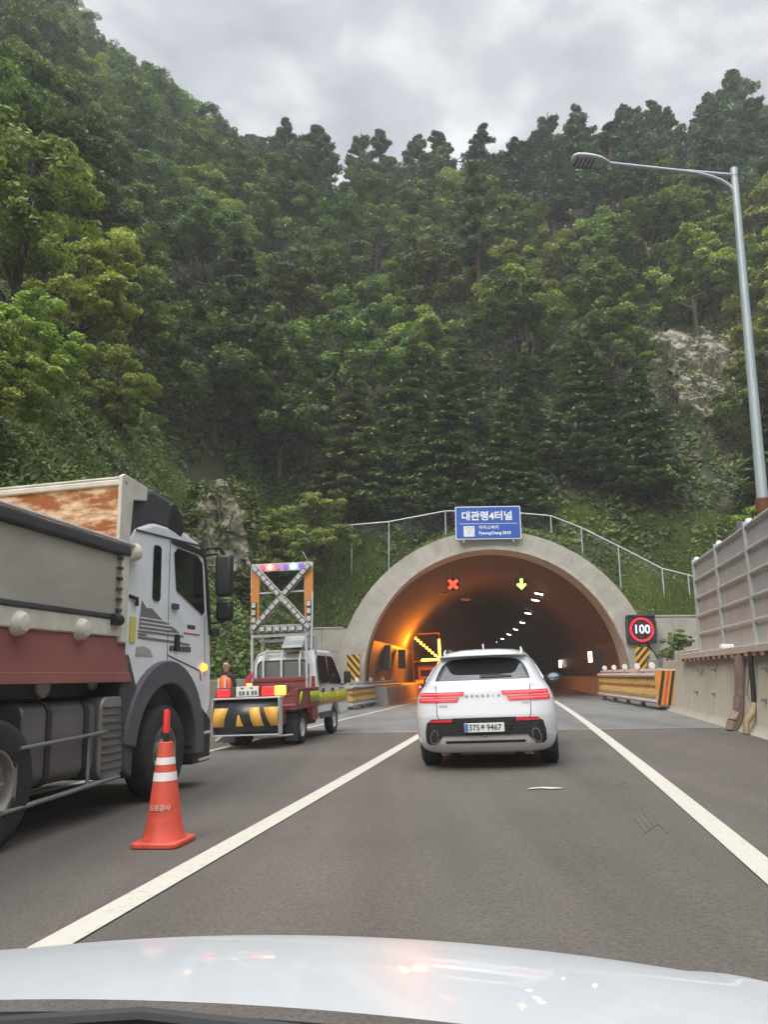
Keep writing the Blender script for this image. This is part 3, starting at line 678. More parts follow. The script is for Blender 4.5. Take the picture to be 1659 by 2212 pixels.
bark=mat('bark',(.07,.055,.045),.9,var=.3,scale=8,bump=.5,bscale=20); pbark=mat('pine_bark',(.13,.075,.05),.9,var=.3,scale=6,bump=.5,bscale=20)
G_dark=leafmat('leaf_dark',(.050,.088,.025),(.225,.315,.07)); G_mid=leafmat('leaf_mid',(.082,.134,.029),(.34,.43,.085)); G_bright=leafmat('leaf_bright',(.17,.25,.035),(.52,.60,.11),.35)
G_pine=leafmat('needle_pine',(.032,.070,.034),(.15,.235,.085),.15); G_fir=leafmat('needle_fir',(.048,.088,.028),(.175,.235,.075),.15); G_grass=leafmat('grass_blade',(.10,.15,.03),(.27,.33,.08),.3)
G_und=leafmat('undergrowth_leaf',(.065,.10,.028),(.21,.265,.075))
def mk_crown_broad(seed,h=8.5,rad=3.1,nc=88,per=140,leaf=.152):
    rg=np.random.default_rng(seed); z0=h*.2
    # boughs: lobes placed irregularly, clumps on them
    lob=[]
    for k in range(11):
        f=rg.uniform(0,1); a=rg.uniform(0,2*math.pi); r=rad*rg.uniform(.25,.72)*(1-.55*max(0,f-.45)/.55); lob.append((r*math.cos(a),r*math.sin(a),z0+(h-z0)*(.12+.74*f),rad*rg.uniform(.36,.55)))
    lob.append((0,0,h*.84,rad*.4)); V=[];T=[];P=[];Nn=[]
    for k in range(nc):
        lx,ly,lz,lr=lob[k%len(lob)]; d=rg.normal(0,1,3); d[2]=abs(d[2])*.8-.25; d/=np.linalg.norm(d); c=np.array([lx,ly,lz])+d*lr*np.array([1,1,.75])
        rc=rg.uniform(.38,.68); q=rg.normal(0,1,(per,3)); q/=np.linalg.norm(q,axis=1)[:,None]; q*=(rg.uniform(.25,1,per)**.5)[:,None]*rc; q[:,2]*=.5
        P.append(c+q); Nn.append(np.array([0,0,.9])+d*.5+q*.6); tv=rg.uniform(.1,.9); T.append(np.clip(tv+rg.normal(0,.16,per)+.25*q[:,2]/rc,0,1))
    P=np.concatenate(P); Nn=np.concatenate(Nn); V,F=card_cloud(P,Nn,leaf,rg,1.5,.55); t=np.repeat(np.concatenate(T),4)
    limbs=[((0,0,h*.18+.45*h*i/9),(l[0]*.85,l[1]*.85,l[2]),.09) for i,l in enumerate(lob[:9])]
    return V,F,t,limb_mesh([(0,0,-.8),(.05,.05,h*.3),(-.08,.1,h*.55),(0,0,h*.85)],[.2,.15,.1,.03],limbs)
def mk_crown_pine(seed,h=11,leaf=.2,bare=.4):
    rg=np.random.default_rng(seed); P=[];Nn=[];T=[];limbs=[]
    nl=15
    lean=rg.normal(0,.35,2)
    for k in range(nl):
        f=k/(nl-1); z=h*(bare+(1-bare)*f*.97); R0=(1-f)**.8*2.7+.22; nb_=rg.integers(3,6) if f<.9 else 3
        if rg.random()<.12: continue
        for j in range(nb_):
            a=rg.uniform(0,2*math.pi); r=R0*rg.uniform(.55,1.1); ex,ey=lean[0]*f+r*math.cos(a),lean[1]*f+r*math.sin(a); ez=z+rg.uniform(-.1,.45)
            limbs.append(((lean[0]*f,lean[1]*f,z-.2),(ex*.9,ey*.9,ez-.05),.05))
            for m_ in range(3):
                g=(.45,.75,1.0)[m_]; n=80; rc=rg.uniform(.38,.64)*(1-.55*f)
                q=rg.normal(0,1,(n,3)); q/=np.linalg.norm(q,axis=1)[:,None]; q*=(rg.uniform(.15,1,n)**.5)[:,None]*rc; q[:,:2]*=1.25; q[:,2]=np.abs(q[:,2])*.36-.05+.12*np.hypot(q[:,0],q[:,1])
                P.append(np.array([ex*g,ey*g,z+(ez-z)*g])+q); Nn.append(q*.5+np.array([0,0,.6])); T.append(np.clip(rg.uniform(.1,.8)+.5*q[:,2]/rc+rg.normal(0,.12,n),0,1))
    P=np.concatenate(P);Nn=np.concatenate(Nn); V,F=card_cloud(P,Nn,leaf*.72,rg,2.8,.9); t=np.repeat(np.concatenate(T),4)
    return V,F,t,limb_mesh([(0,0,-1),(lean[0]*.3,lean[1]*.3,h*.4),(lean[0]*.7,lean[1]*.7,h*.75),(lean[0],lean[1],h)],[.2,.16,.1,.03],limbs)
def mk_crown_fir(seed,h=7.5,rad=1.9,leaf=.15):
    rg=np.random.default_rng(seed); P=[];Nn=[];T=[];limbs=[]
    nl=19
    for k in range(nl):
        f=k/(nl-1); z=h*(.1+.86*f); R0=rad*(1-f)**.85+.1; nb_=7 if f<.8 else 5
        for j in range(nb_):
            a=rg.uniform(0,2*math.pi); r=R0*rg.uniform(.8,1.15); dz=.22*r*(1-1.2*f)
            limbs.append(((0,0,z),(r*math.cos(a)*.95,r*math.sin(a)*.95,z+dz*.2+.05),.022)); n=int(26+62*r)
            g=rg.uniform(.1,1,n)**.8; w_=rg.normal(0,1,n)*(.11+.20*g*(1-g)*r*1.4)
            x=g*r; q=np.stack([x*math.cos(a)-w_*math.sin(a),x*math.sin(a)+w_*math.cos(a),z+.12*np.sin(g*3)-.15*g*(1-f)+dz*g+rg.normal(0,.035,n)],1)
            P.append(q); Nn.append(np.tile([0,0,1.0],(n,1))); T.append(np.clip(.2+.6*g*rg.uniform(.6,1.1)+rg.normal(0,.1,n),0,1))
    n=50; q=np.stack([rg.normal(0,.05,n),rg.normal(0,.05,n),rg.uniform(h*.93,h*1.06,n)],1); P.append(q);Nn.append(np.tile([1.,0,0.2],(n,1)));T.append(np.full(n,.7))
    P=np.concatenate(P);Nn=np.concatenate(Nn);V,F=card_cloud(P,Nn,leaf,rg,2.0,.45); t=np.repeat(np.concatenate(T),4)
    return V,F,t,limb_mesh([(0,0,-.6),(0,0,h*.5),(0,0,h*1.04)],[.13,.08,.012],limbs)
def mkproto(name,cat,data,lm,bk):
    V,F,t,b=data; r=thing(name,'',cat); npobj('crown',npmesh('crown',V,F,lm,tint=t),r); b.build('trunk',bk,r); return r
protos={}
def P_(key,fn):
    protos.setdefault(key,[]).append(fn)
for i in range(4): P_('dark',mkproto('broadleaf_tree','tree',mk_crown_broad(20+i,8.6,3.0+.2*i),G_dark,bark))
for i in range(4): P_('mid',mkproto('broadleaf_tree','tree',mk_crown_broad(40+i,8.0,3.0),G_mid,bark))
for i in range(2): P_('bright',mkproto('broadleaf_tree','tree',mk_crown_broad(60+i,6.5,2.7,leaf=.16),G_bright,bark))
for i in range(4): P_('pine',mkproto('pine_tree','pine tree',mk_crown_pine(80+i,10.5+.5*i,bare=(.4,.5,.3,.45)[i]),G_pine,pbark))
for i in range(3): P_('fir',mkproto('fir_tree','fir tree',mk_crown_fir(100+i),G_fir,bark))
first={id(p):True for k in protos for p in protos[k]}
rt=random.Random(5)
def plant(key,x,y,sc_=1.0,label='',group=None,dz=0,sz=1.0,k=None):
    lst=protos[key]; p=lst[k if k is not None else rt.randrange(len(lst))]
    z=Hz(x,y)-.15+dz; rot=(rt.uniform(-.06,.06),rt.uniform(-.06,.06),rt.uniform(0,6.28)); s=(sc_*rt.uniform(.92,1.08),)*2+(sc_*sz,)
    if first[id(p)]: first[id(p)]=False; o=p; o.location=(x,y,z); o.rotation_euler=rot; o.scale=s
    else: o=dup(p,None,(x,y,z),rot,s)
    o['label']=label
    if group: o['group']=group
    return o
ROCKS=[(1500,765,100,66),(1525,868,66,56),(1392,862,42,50),(1212,966,24,30),(478,1165,66,118),(352,885,62,26),(232,1000,75,32)]
LAND=[(60,'at the left edge'),(230,'above the dump truck bed'),(400,'over the cab'),(560,'over the pale rock face'),(720,'above the lit cross board'),(880,'over the arch, left'),(1060,'above the blue sign'),(1200,'right of the blue sign'),(1330,'below the lamp arm'),(1460,'above the speed display'),(1580,'beside the outcrops'),(3000,'behind the lamp pole')]
def zone(dx,dy,sz=1):
    sky_y=np.interp(dx,[0,80,350,540,830,1400,1659],[-60,0,120,310,320,310,280])
    c=next(l for x,l in LAND if dx<x); f=(dy-sky_y)/(1050-sky_y)
    r='on the skyline' if f<.16 else 'just under the skyline' if f<.32 else 'high up' if f<.5 else 'halfway up' if f<.7 else 'lower down' if f<.88 else 'at the foot of the slope'
    return c,r
def zone_old(dx,dy):
    c='far left' if dx<330 else 'left' if dx<640 else 'centre' if dx<1050 else 'right' if dx<1430 else 'far right'
    sky_y=np.interp(dx,[0,80,350,540,830,1400,1659],[-60,0,120,310,320,310,280])
    r='on the skyline' if dy<sky_y+110 else 'high on the slope' if dy<620 else 'halfway up the slope' if dy<860 else 'low on the slope'
    return c,r
kinds={'dark':'dark green broadleaf tree','mid':'mid green broadleaf tree','bright':'yellow green broadleaf tree','pine':'blue green pine tree','fir':'dark layered fir tree'}
placed=[]
def blocked(dx,dy,rad):
    for rx,ry,a,b_ in ROCKS:
        if abs(dx-rx)<a+rad*.3 and -(b_+rad*.2)<dy-ry<b_+rad*.75: return True
    return False
cnt={}
g=3.3; cands=[]
for i in range(-42,43):
    for j in range(0,46):
        u=i*g+(j%2)*g*.5+rt.uniform(-1.1,1.1); v=2.0+j*g*.88+rt.uniform(-1.0,1.0); cands.append((PO.x+u*PU.x+v*PV.x,PO.y+u*PU.y+v*PV.y,v,u))
for i in range(0,18):          # left slope in front of the portal plane
    for j in range(0,15):
        s=4+j*g*.9+rt.uniform(-1,1); t=-12.2-i*g*.9+rt.uniform(-1,1)
        p=RP(s,t)
        if puv(p.x,p.y)[1]<1.0: cands.append((p.x,p.y,-1,-t))
for i in range(0,8):           # right, behind the noise barrier
    for j in range(0,8):
        p=RP(8+j*g+rt.uniform(-1,1),10.5+i*g+rt.uniform(-1,1))
        if puv(p.x,p.y)[1]<1.0: cands.append((p.x,p.y,-2,10.5+i*g))
cands.sort(key=lambda q:math.hypot(q[0],q[1]))
for X,Y,v,u in cands:
    r=math.hypot(X,Y)
    if Y<8 or abs(X)/Y>.62 or r>135: continue
    z=Hz(X,Y); dx,dy=toD((X,Y,z+4)); 
    if dx<-90 or dx>1750 or dy<-200: continue
    # skip what the ridge hides
    Ys=np.linspace(.5,.97,30); hh=H(X*Ys,Y*Ys)+3.0; 
    if np.any((hh-EYE)/(Y*Ys)>(z+9-EYE)/Y+.03): continue
    px=3.0/r*FPX
    if blocked(dx,dy,px): continue
    md=3.35+.020*max(0,r-35)
    if any((X-a)**2+(Y-c)**2<md*md for a,c in placed): continue
    placed.append((X,Y))
    s_,t_=st(X,Y); sky_y=float(np.interp(dx,[0,80,350,540,830,1400,1659],[-60,0,120,310,320,310,280]))
    if v>=0 and abs(u)<15 and v<4.6: continue
    if v>=0 and v<12 and u>-8 and u<16: key='fir'; sc_=rt.uniform(.75,1.25)
    elif dx<420 and 560<dy<1060 and r<48: key='bright' if (dx<330 and 600<dy<960 and rt.random()<.75) else 'mid'; sc_=rt.uniform(.7,.95)
    elif dx>480 and dy<sky_y+150: key='fir' if rt.random()<.22 else 'pine'; sc_=rt.uniform(.85,1.15)
    elif dx<=480 and dy<sky_y+400: key=rt.choice(['dark','dark','mid']); sc_=rt.uniform(.85,1.05)
    elif dx>1150 and dy<520: key=rt.choice(['pine','pine','mid']); sc_=rt.uniform(.85,1.1)
    elif dx>1050 and 480<dy<760: key=rt.choice(['mid','mid','bright' if dx>1200 and dy<640 else 'mid','dark']); sc_=rt.uniform(.8,1.05)
    elif dx>1450: key='mid'; sc_=rt.uniform(.6,.85)
    else: key=rt.choices(['dark','mid','pine'],[.55,.27,.18])[0]; sc_=rt.uniform(.8,1.1)
    if v==-1 and u<17: sc_*=.62
    if v==-2: key='mid'; sc_*=.7
    c_,r_=zone(dx,dy)
    szn='small' if sc_<.82 else 'medium' if sc_<.98 else 'large'
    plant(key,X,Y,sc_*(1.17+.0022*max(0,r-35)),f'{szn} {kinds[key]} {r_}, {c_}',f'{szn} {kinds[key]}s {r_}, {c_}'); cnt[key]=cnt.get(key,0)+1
# trees that stand out
p=at(1585,300,86); plant('pine',p.x,86,2.0,'tallest pine tree, rising above the skyline at the far right',k=0,dz=0)
p=at(1182,400,86); plant('pine',p.x,86,1.5,'tall pointed pine standing above the skyline left of the lamp head',k=2)
for x,Y,s_,k,lb in ((1075,39.5,1.05,0,'fir tree right behind the blue tunnel sign'),(1255,42,1.3,1,'tallest fir tree above the right haunch of the arch'),(1325,41,1.15,2,'fir tree right of the tallest one, above the rail fence'),(800,41,1.0,0,'fir tree left of the blue sign, behind the fence'),(1405,40,1.2,1,'fir tree above the speed display'),(905,41,.9,2,'small fir tree just left of the blue sign')):
    q=at(x,1000,Y); plant('fir',q.x,Y,s_,lb,k=k)
q=at(700,1000,37); plant('mid',q.x,37.5,.62,'light green small tree with flat layers left of the rail fence',k=1)
q=at(640,1000,33); plant('mid',-5.2,35.5,.5,'small tree rising behind the lit cross board',k=2)
# unused prototypes must not stay at the origin
for k in protos:
    for p in protos[k]:
        if first[id(p)]:
            for ch in list(p.children): bpy.data.objects.remove(ch)
            bpy.data.objects.remove(p)
print('TREES',cnt)
# bare dead tree at the far left
q=rayhit(60,500,20,120) or Vector((-30,60,50))
dead=MB(); gz_=Hz(q.x,q.y)
rd=random.Random(9)
def branch(p,d,l,r,k):
    e=p+d*l; dead.tube([p,(p+e)/2+Vector((rd.uniform(-.1,.1),0,rd.uniform(-.05,.1)))*l*.4,e],[r,r*.8,r*.55],6)
    if k>0:
        for _ in range(2+(k>2)): branch(e,(d+Vector((rd.uniform(-.75,.75),rd.uniform(-.5,.5),rd.uniform(-.1,.5)))).normalized(),l*.72,r*.58,k-1)
q=at(62,480,34); 
branch(Vector((0,0,0)),Vector((.05,0,1)),1.3,.07,4)
o=dead.build('dead_tree',mat('dead_bark',(.30,.28,.27),.8,var=.15)); o.location=at(62,490,34); tag(o,'bare grey dead tree at the far left edge of the forest','dead tree')

sh=plant('mid',0,-60,.2,'small leafy shrub growing beside the grey noise barrier end',k=0); sh.name='shrub'; sh['category']='shrub'; sh.location=at(1470,1462,30.5); sh.scale=(.24,.24,.25)
# undergrowth and grass
def scatter_ground(n,us_,vs2,leaf,mname,name,label,cat,hgt,blade=False,seed=1,rf=None,frame='p',clump=6):
    rg=np.random.default_rng(seed); a=rg.uniform(*us_,n); b_=rg.uniform(*vs2,n)
    if frame=='p': X=PO.x+a*PU.x+b_*PV.x; Y=PO.y+a*PU.y+b_*PV.y
    else: q=b_-a*a/(2*RC); X=a*SA+q*CA; Y=a*CA-q*SA
    if rf is not None: k=rf(X,Y); X,Y=X[k],Y[k]
    n=len(X); dens=fbm(X,Y,2.2,seed+50); hh=hgt*np.clip(.55+dens*2.2,.15,1.6)
    X=np.repeat(X,clump)+rg.normal(0,.16,n*clump); Y=np.repeat(Y,clump)+rg.normal(0,.16,n*clump); hh=np.repeat(hh,clump); Z=H(X,Y)
    P=np.stack([X,Y,Z],1); tt=np.clip(np.repeat(.5+fbm(X[::clump],Y[::clump],3.5,seed+9)*1.8,clump)+rg.normal(0,.18,len(P)),0,1)
    if blade:
        m=len(P); dr=rg.normal(0,.3,(m,3)); dr[:,2]=1; L_=(hh*rg.uniform(.5,1.1,m))[:,None]; tip=P+dr*L_; s_=rg.normal(0,1,(m,3)); s_[:,2]=0; s_/=np.linalg.norm(s_,axis=1)[:,None]; s_*=leaf
        V=np.stack([P-s_,P+s_,P+dr*L_*.6+s_*.7,tip,P+dr*L_*.6-s_*.7],1).reshape(-1,3); F=np.arange(5*m).reshape(m,5); t=np.repeat(tt,5)
    else:
        P[:,2]+=rg.uniform(0,1,len(P))*hh; V,F=card_cloud(P,np.tile([0,-.3,1.0],(len(P),1)),leaf,rg,1.5,.7); t=np.repeat(tt,4)
    o=npobj(name,npmesh(name,V,F,mname,tint=t)); return tag(o,label,cat,kind='stuff')
vis=lambda X,Y:(Y>9)&(np.abs(X)/Y<.56)
notrk=lambda X,Y:vis(X,Y)&(H(X,Y)>.4)
def offring(X,Y):
    u=(X-PO.x)*PU.x+(Y-PO.y)*PU.y; v=(X-PO.x)*PV.x+(Y-PO.y)*PV.y
    return vis(X,Y)&((np.abs(u)>7.0)|(v>1.25))
scatter_ground(26000,(-14,14),(.6,6.0),.012,G_grass,'grass','long green grass and weeds on the mound around the arch','grass',.5,True,1,offring,clump=7)
scatter_ground(7000,(-14,14),(.6,6.5),.12,G_und,'weeds','leafy weeds growing among the grass above the arch','weeds',.5,False,2,offring,clump=6)
scatter_ground(9000,(4,46),(-16.5,-8.75),.14,G_und,'undergrowth','dense green undergrowth covering the foot of the left slope','undergrowth',.75,False,3,lambda X,Y:notrk(X,Y)&(puv_np(X,Y)<.4),frame='r',clump=9) if False else None
def puv_np(X,Y): return (X-PO.x)*PV.x+(Y-PO.y)*PV.y
scatter_ground(15000,(4,46),(-17.5,-8.75),.13,G_und,'undergrowth','dense green undergrowth covering the foot of the left slope','undergrowth',.7,False,3,lambda X,Y:vis(X,Y)&(puv_np(X,Y)<.6),frame='r',clump=9)
scatter_ground(9000,(4,46),(-17.5,-8.75),.012,G_grass,'grass','long yellow green grass on the left slope behind the barrier','grass',.5,True,4,lambda X,Y:vis(X,Y)&(puv_np(X,Y)<.6),frame='r',clump=8)
scatter_ground(85000,(-75,60),(4,75),.24,G_und,'forest_undergrowth','shrubs and low growth covering the forest floor between the trees','undergrowth',.9,False,5,lambda X,Y:vis(X,Y),clump=6)
scatter_ground(3500,(6,36),(7.2,16),.14,G_und,'undergrowth','green shrubs on the bank behind the noise barrier','undergrowth',.7,False,6,lambda X,Y:vis(X,Y)&(puv_np(X,Y)<.6),frame='r',clump=9)

scatter_ground(16000,(4,52),(-46,-17),.2,G_und,'undergrowth','shrubs between the trees on the upper left slope','undergrowth',.8,False,8,lambda X,Y:vis(X,Y)&(puv_np(X,Y)<4.5),frame='r',clump=8)
# rock outcrops
rockm=mat('outcrop_rock',(.075,.075,.055),.95,scale=1.3,col2=(.36,.32,.245),fac=(.36,.62),bump=1.0,bscale=7,detail=9)
names=['large pale rock outcrop high on the right slope','lower craggy rock outcrop right of the firs','narrow rock outcrop left of the large ones on the right','small rock patch among the firs above the sign','steep pale rock face behind the truck mirrors','bare grey rock slab on the left slope','weathered rock slab just above the dump truck']
RKP=[]
for (x,y,a,b_),lb in zip(ROCKS,names):
    if x==478: c=at(478,1165,27.5)
    else: c=rayhit(x,y,18,140) or at(x,y,60)
    k=c.y/FPX; sx,sz=a*k*1.12,b_*k*1.12; rg=np.random.default_rng(int(x)+4)
    dirn=Vector((c.x,c.y,0)).normalized(); rt_=Vector((dirn.y,-dirn.x,0)); n=72
    P,Q=np.meshgrid(np.linspace(-1,1,n),np.linspace(-1,1,n),indexing='ij'); p=P.ravel(); q=Q.ravel(); e=np.hypot(p,q)
    wx=p*sx+.25*fbm(p*sx,q*sz,.8,int(x)); wz=q*sz+.25*fbm(p*sx,q*sz,.8,int(x)+7)
    dep=np.zeros(n*n)
    for lv,(cell,amp,til) in enumerate(((1.5,.55,.45),(.6,.20,.35),(.28,.07,.25))):
        cell*=max(.35,min(1.2,min(sx,sz)/1.8)); amp*=max(.4,min(1.2,min(sx,sz)/1.8))
        K=int(4.5*sx*sz/(cell*cell*(.6 if x!=478 else 1.6)))+4; K=min(K,1200); cxs=rg.uniform(-sx,sx,K); czs=rg.uniform(-sz,sz,K); off=rg.uniform(0,amp,K); gx=rg.uniform(-til,til,K); gz=rg.uniform(-til,til*.5,K)
        an=(1.0,.55) if x==478 else (.8,1.2)
        d2=(wx[:,None]-cxs)**2*an[0]+(wz[:,None]-czs)**2*an[1]; j=d2.argmin(1)
        dep+=off[j]+gx[j]*(wx-cxs[j])*.6+gz[j]*(wz-czs[j])*.6
    edge=e+.8*fbm(p*2.2+x,q*2.2,1,5)+(.5*fbm(p*6+x,q*6,1,6)); mask=np.clip((1.0-edge)/.3,0,1)
    dep=dep*mask+.25*mask-.5*(1-mask)
    V=[]
    for pp,qq,dd in zip(p,q,dep):
        if x==478:
            w_=c+rt_*float(pp*sx)+dirn*float(qq*sz*.22)+Vector((0,0,float(qq*sz))); nrm=Vector((-dirn.x,-dirn.y,.2))
        else:
            w_=c+rt_*float(pp*sx)+dirn*float(qq*sz*.8); w_.z=Hz(w_.x,w_.y); nrm=Vector((-dirn.x*.75,-dirn.y*.75,.66))
        V.append(tuple(w_+nrm*float(dd)))
    mb=MB(); mb.v=V; mb.f=[(i*n+j,(i+1)*n+j,(i+1)*n+j+1,i*n+j+1) for i in range(n-1) for j in range(n-1) if mask[i*n+j]>0 or mask[(i+1)*n+j+1]>0]
    tag(mb.build('rock_outcrop',rockm,ang=25),lb,'rock')
    Va=np.array(V); sel=((mask<.75)&(rg.random(n*n)<.12))|(rg.random(n*n)<.012); RKP.append(Va[sel])
rg=np.random.default_rng(77); P=np.concatenate(RKP); P=np.repeat(P,26,0)+rg.normal(0,1,(len(P)*26,3))*np.array([.17,.17,.13]); tt=np.repeat(np.clip(rg.uniform(.1,.9,len(P)//26),0,1),26)+rg.normal(0,.12,len(P))
V_,F_=card_cloud(P,np.tile([0,-.4,.8],(len(P),1)),.13,rg,1.6,.8); tag(npobj('rock_plants',npmesh('rock_plants',V_,F_,G_und,tint=np.repeat(np.clip(tt,0,1),4))),'small shrubs and creepers growing over the rock outcrops','rock plants',kind='stuff')

# ------------------------------------------------------------ wheels
def wheel(parent,x,y,r,wd,side,rimr=.6,rimm=None,name='wheel',nbolt=8):
    """side=+1: outer face towards +x"""
    e=bpy.data.objects.new(name,None); C.objects.link(e); e.parent=parent; e.location=(x,y,r); e.empty_display_size=.1
    h=wd/2; q=r*rimr
    MB().lathe([(q,-h*.9),(r*.86,-h),(r*.965,-h*.82),(r,-h*.45),(r,h*.45),(r*.965,h*.82),(r*.86,h),(q,h*.9),(q*.97,h*.5),(q*.97,-h*.5)],'X',n=40).build('tyre',rubber,e,ang=50)
    o=h*side
    b=MB(); b.lathe([(q*.99,-h*.5),(q*.99,o*.82),(q*.90,o*.84),(q*.84,o*.35),(q*.5,o*.25),(q*.42,o*.75),(q*.15,o*.8),(.001,o*.8)],'X',n=32)
    b.build('rim',rimm or dsteel,e,ang=40)
    b=MB()
    for k in range(nbolt):
        a=2*math.pi*k/nbolt; c_=(q*.62*math.cos(a),q*.62*math.sin(a)); MB().tube([(o*.2,c_[0],c_[1]),(o*.55,c_[0],c_[1])],q*.07,8).build('wheel_bolt',chrome,e)
    return e

# ------------------------------------------------------------ white SUV ahead
car=road_thing('white_suv','white SUV with lit red tail lamps driving ahead in the right lane','car',10.2,-.63)
ZK=[.22,.27,.34,.45,.58,.70,.80,.92,1.0,1.06,1.12,1.16,1.30,1.42,1.475,1.495,1.53,1.56,1.585,1.60]
WK=[.84,.885,.92,.945,.955,.955,.95,.935,.905,.875,.845,.825,.755,.69,.655,.64,.60,.53,.42,.25]
YRK=[.20,.13,.075,.035,.01,.0,.02,.045,.055,.075,.10,.13,.33,.46,.50,.37,.39,.45,.60,.9]
YFK=[4.45,4.52,4.58,4.62,4.65,4.64,4.60,4.50,4.2,3.75,3.45,3.32,2.95,2.62,2.45,2.4,2.25,2.05,1.8,1.5]
def ip(z,K): return float(np.interp(z,ZK,K))
def rear_y(x,z,off=0):
    w_=ip(z,WK); y0=ip(z,YRK); rx=.34 if z<1.1 else .26; ry=.34 if z<1.1 else .5; crown=.05
    ax=abs(x)/w_; ax=min(ax,1); y=y0+crown*ax*ax
    k=(abs(x)-(w_-rx))/rx
    if k>0: k=min(k,.9999); y+=ry*(1-math.sqrt(1-k*k))
    return y-off
zs=np.concatenate([np.linspace(.22,1.16,34),np.linspace(1.18,1.47,14),[1.475,1.485,1.495,1.51,1.53,1.545,1.56,1.575,1.585,1.595,1.60]])
NX=40; b=MB(); rows=[]
for z in zs:
    z=float(z); w_=ip(z,WK); yf=ip(z,YFK); row=[]
    ths=np.linspace(-1,1,NX+1)
    for t_ in ths:   # rear, left to right
        x=w_*math.sin(t_*math.pi/2); row.append((x,rear_y(x,z),z))
    rxf,ryf=(.5,.6) if z<1.02 else (.35,.6)
    ym=[.9,1.3,1.7,2.1,2.5,2.9,3.3]
    y1=rear_y(w_,z); y2=yf-ryf
    side=[y1+(y2-y1)*k/9 for k in range(1,9)]
    for y in side: row.append((w_-(0.03*((y-2.2)/2.2)**2 if z<1.1 else .03*((y-1.6)/1.6)**2),y,z))
    for t_ in np.linspace(1,-1,NX//2+1):
        x=w_*.985*math.sin(t_*math.pi/2); k=(abs(x)-(w_-rxf))/rxf; y=yf-.12*(x/w_)**2
        if k>0: y-=ryf*.8*(1-math.sqrt(1-min(k,.9999)**2))
        row.append((x,y,z))
    for y in side[::-1]: row.append((-w_+(0.03*((y-2.2)/2.2)**2 if z<1.1 else .03*((y-1.6)/1.6)**2),y,z))
    rows.append(row)
m_=len(rows[0]); b.v=[p for r in rows for p in r]
b.f=[(i*m_+k,i*m_+(k+1)%m_,(i+1)*m_+(k+1)%m_,(i+1)*m_+k) for i in range(len(rows)-1) for k in range(m_)]
b.f+=[tuple(range(m_))[::-1],tuple((len(rows)-1)*m_+k for k in range(m_))]
body=b.build('body',carwhite,car,ang=70)
cut=MB()
for y in (.93,3.8):
    for sx in (-1,1): cut.lathe([(.40,0),(.40,.5)],'X',(sx*.95-(.25),y,.37),40)
co=cut.build('cutter',black,car); bo=body.modifiers.new('b','BOOLEAN'); bo.object=co; bo.operation='DIFFERENCE'; bo.solver='EXACT'
dg=bpy.context.evaluated_depsgraph_get(); dg.update(); nm=bpy.data.meshes.new_from_object(body.evaluated_get(dg)); body.modifiers.clear(); body.data=nm
nm.name='body'; nm.set_sharp_from_angle(angle=R_(45)); bpy.data.objects.remove(co)
def patch(name,pts,m,off=.004,parent=None,thick=.0,step=.04,fn=None):
    """a panel lying on the rear of the body: outline in (x,z), cut fine and pressed onto the surface"""
    fn=fn or rear_y
    bm=bmesh.new(); bm.faces.new([bm.verts.new((x,0,z)) for x,z in pts])
    xs=[p[0] for p in pts]; z_=[p[1] for p in pts]
    for a in np.arange(math.floor(min(xs)/step)*step,max(xs),step): bmesh.ops.bisect_plane(bm,geom=bm.verts[:]+bm.edges[:]+bm.faces[:],plane_co=(a,0,0),plane_no=(1,0,0))
    for a in np.arange(math.floor(min(z_)/step)*step,max(z_),step): bmesh.ops.bisect_plane(bm,geom=bm.verts[:]+bm.edges[:]+bm.faces[:],plane_co=(0,0,a),plane_no=(0,0,1))
    bmesh.ops.triangulate(bm,faces=bm.faces)
    if thick:
        r=bmesh.ops.extrude_face_region(bm,geom=bm.faces[:]); top=[v for v in r['geom'] if isinstance(v,bmesh.types.BMVert)]
        ts=set(top)
        for v in bm.verts: v.co.y=fn(v.co.x,v.co.z,off+(thick if v in ts else 0))
    else:
        for v in bm.verts: v.co.y=fn(v.co.x,v.co.z,off)
    bmesh.ops.recalc_face_normals(bm,faces=bm.faces)
    if not thick:
        bm.normal_update()
        if sum(f.normal.y*f.calc_area() for f in bm.faces)>0: bmesh.ops.reverse_faces(bm,faces=bm.faces)
    me=bpy.data.meshes.new(name); bm.to_mesh(me); bm.free(); me.polygons.foreach_set('use_smooth',[True]*len(me.polygons)); me.set_sharp_from_angle(angle=R_(40)); me.materials.append(m)
    o=bpy.data.objects.new(name,me); C.objects.link(o); o.parent=parent or car; return o
sm=lambda pts:pts
gl=[(-.645,1.165),(-.61,1.28),(-.565,1.37),(-.50,1.425),(-.40,1.45),(-.2,1.463),(0,1.467),(.2,1.463),(.40,1.45),(.50,1.425),(.565,1.37),(.61,1.28),(.645,1.165)]
patch('rear_window',gl,glass,.004,thick=.004)
b=MB(); b.v=[]; 
patch('wiper_cover',[(-.03,1.195),(.40,1.2),(.40,1.215),(.2,1.235),(-.03,1.24)],black,.012,thick=.012)
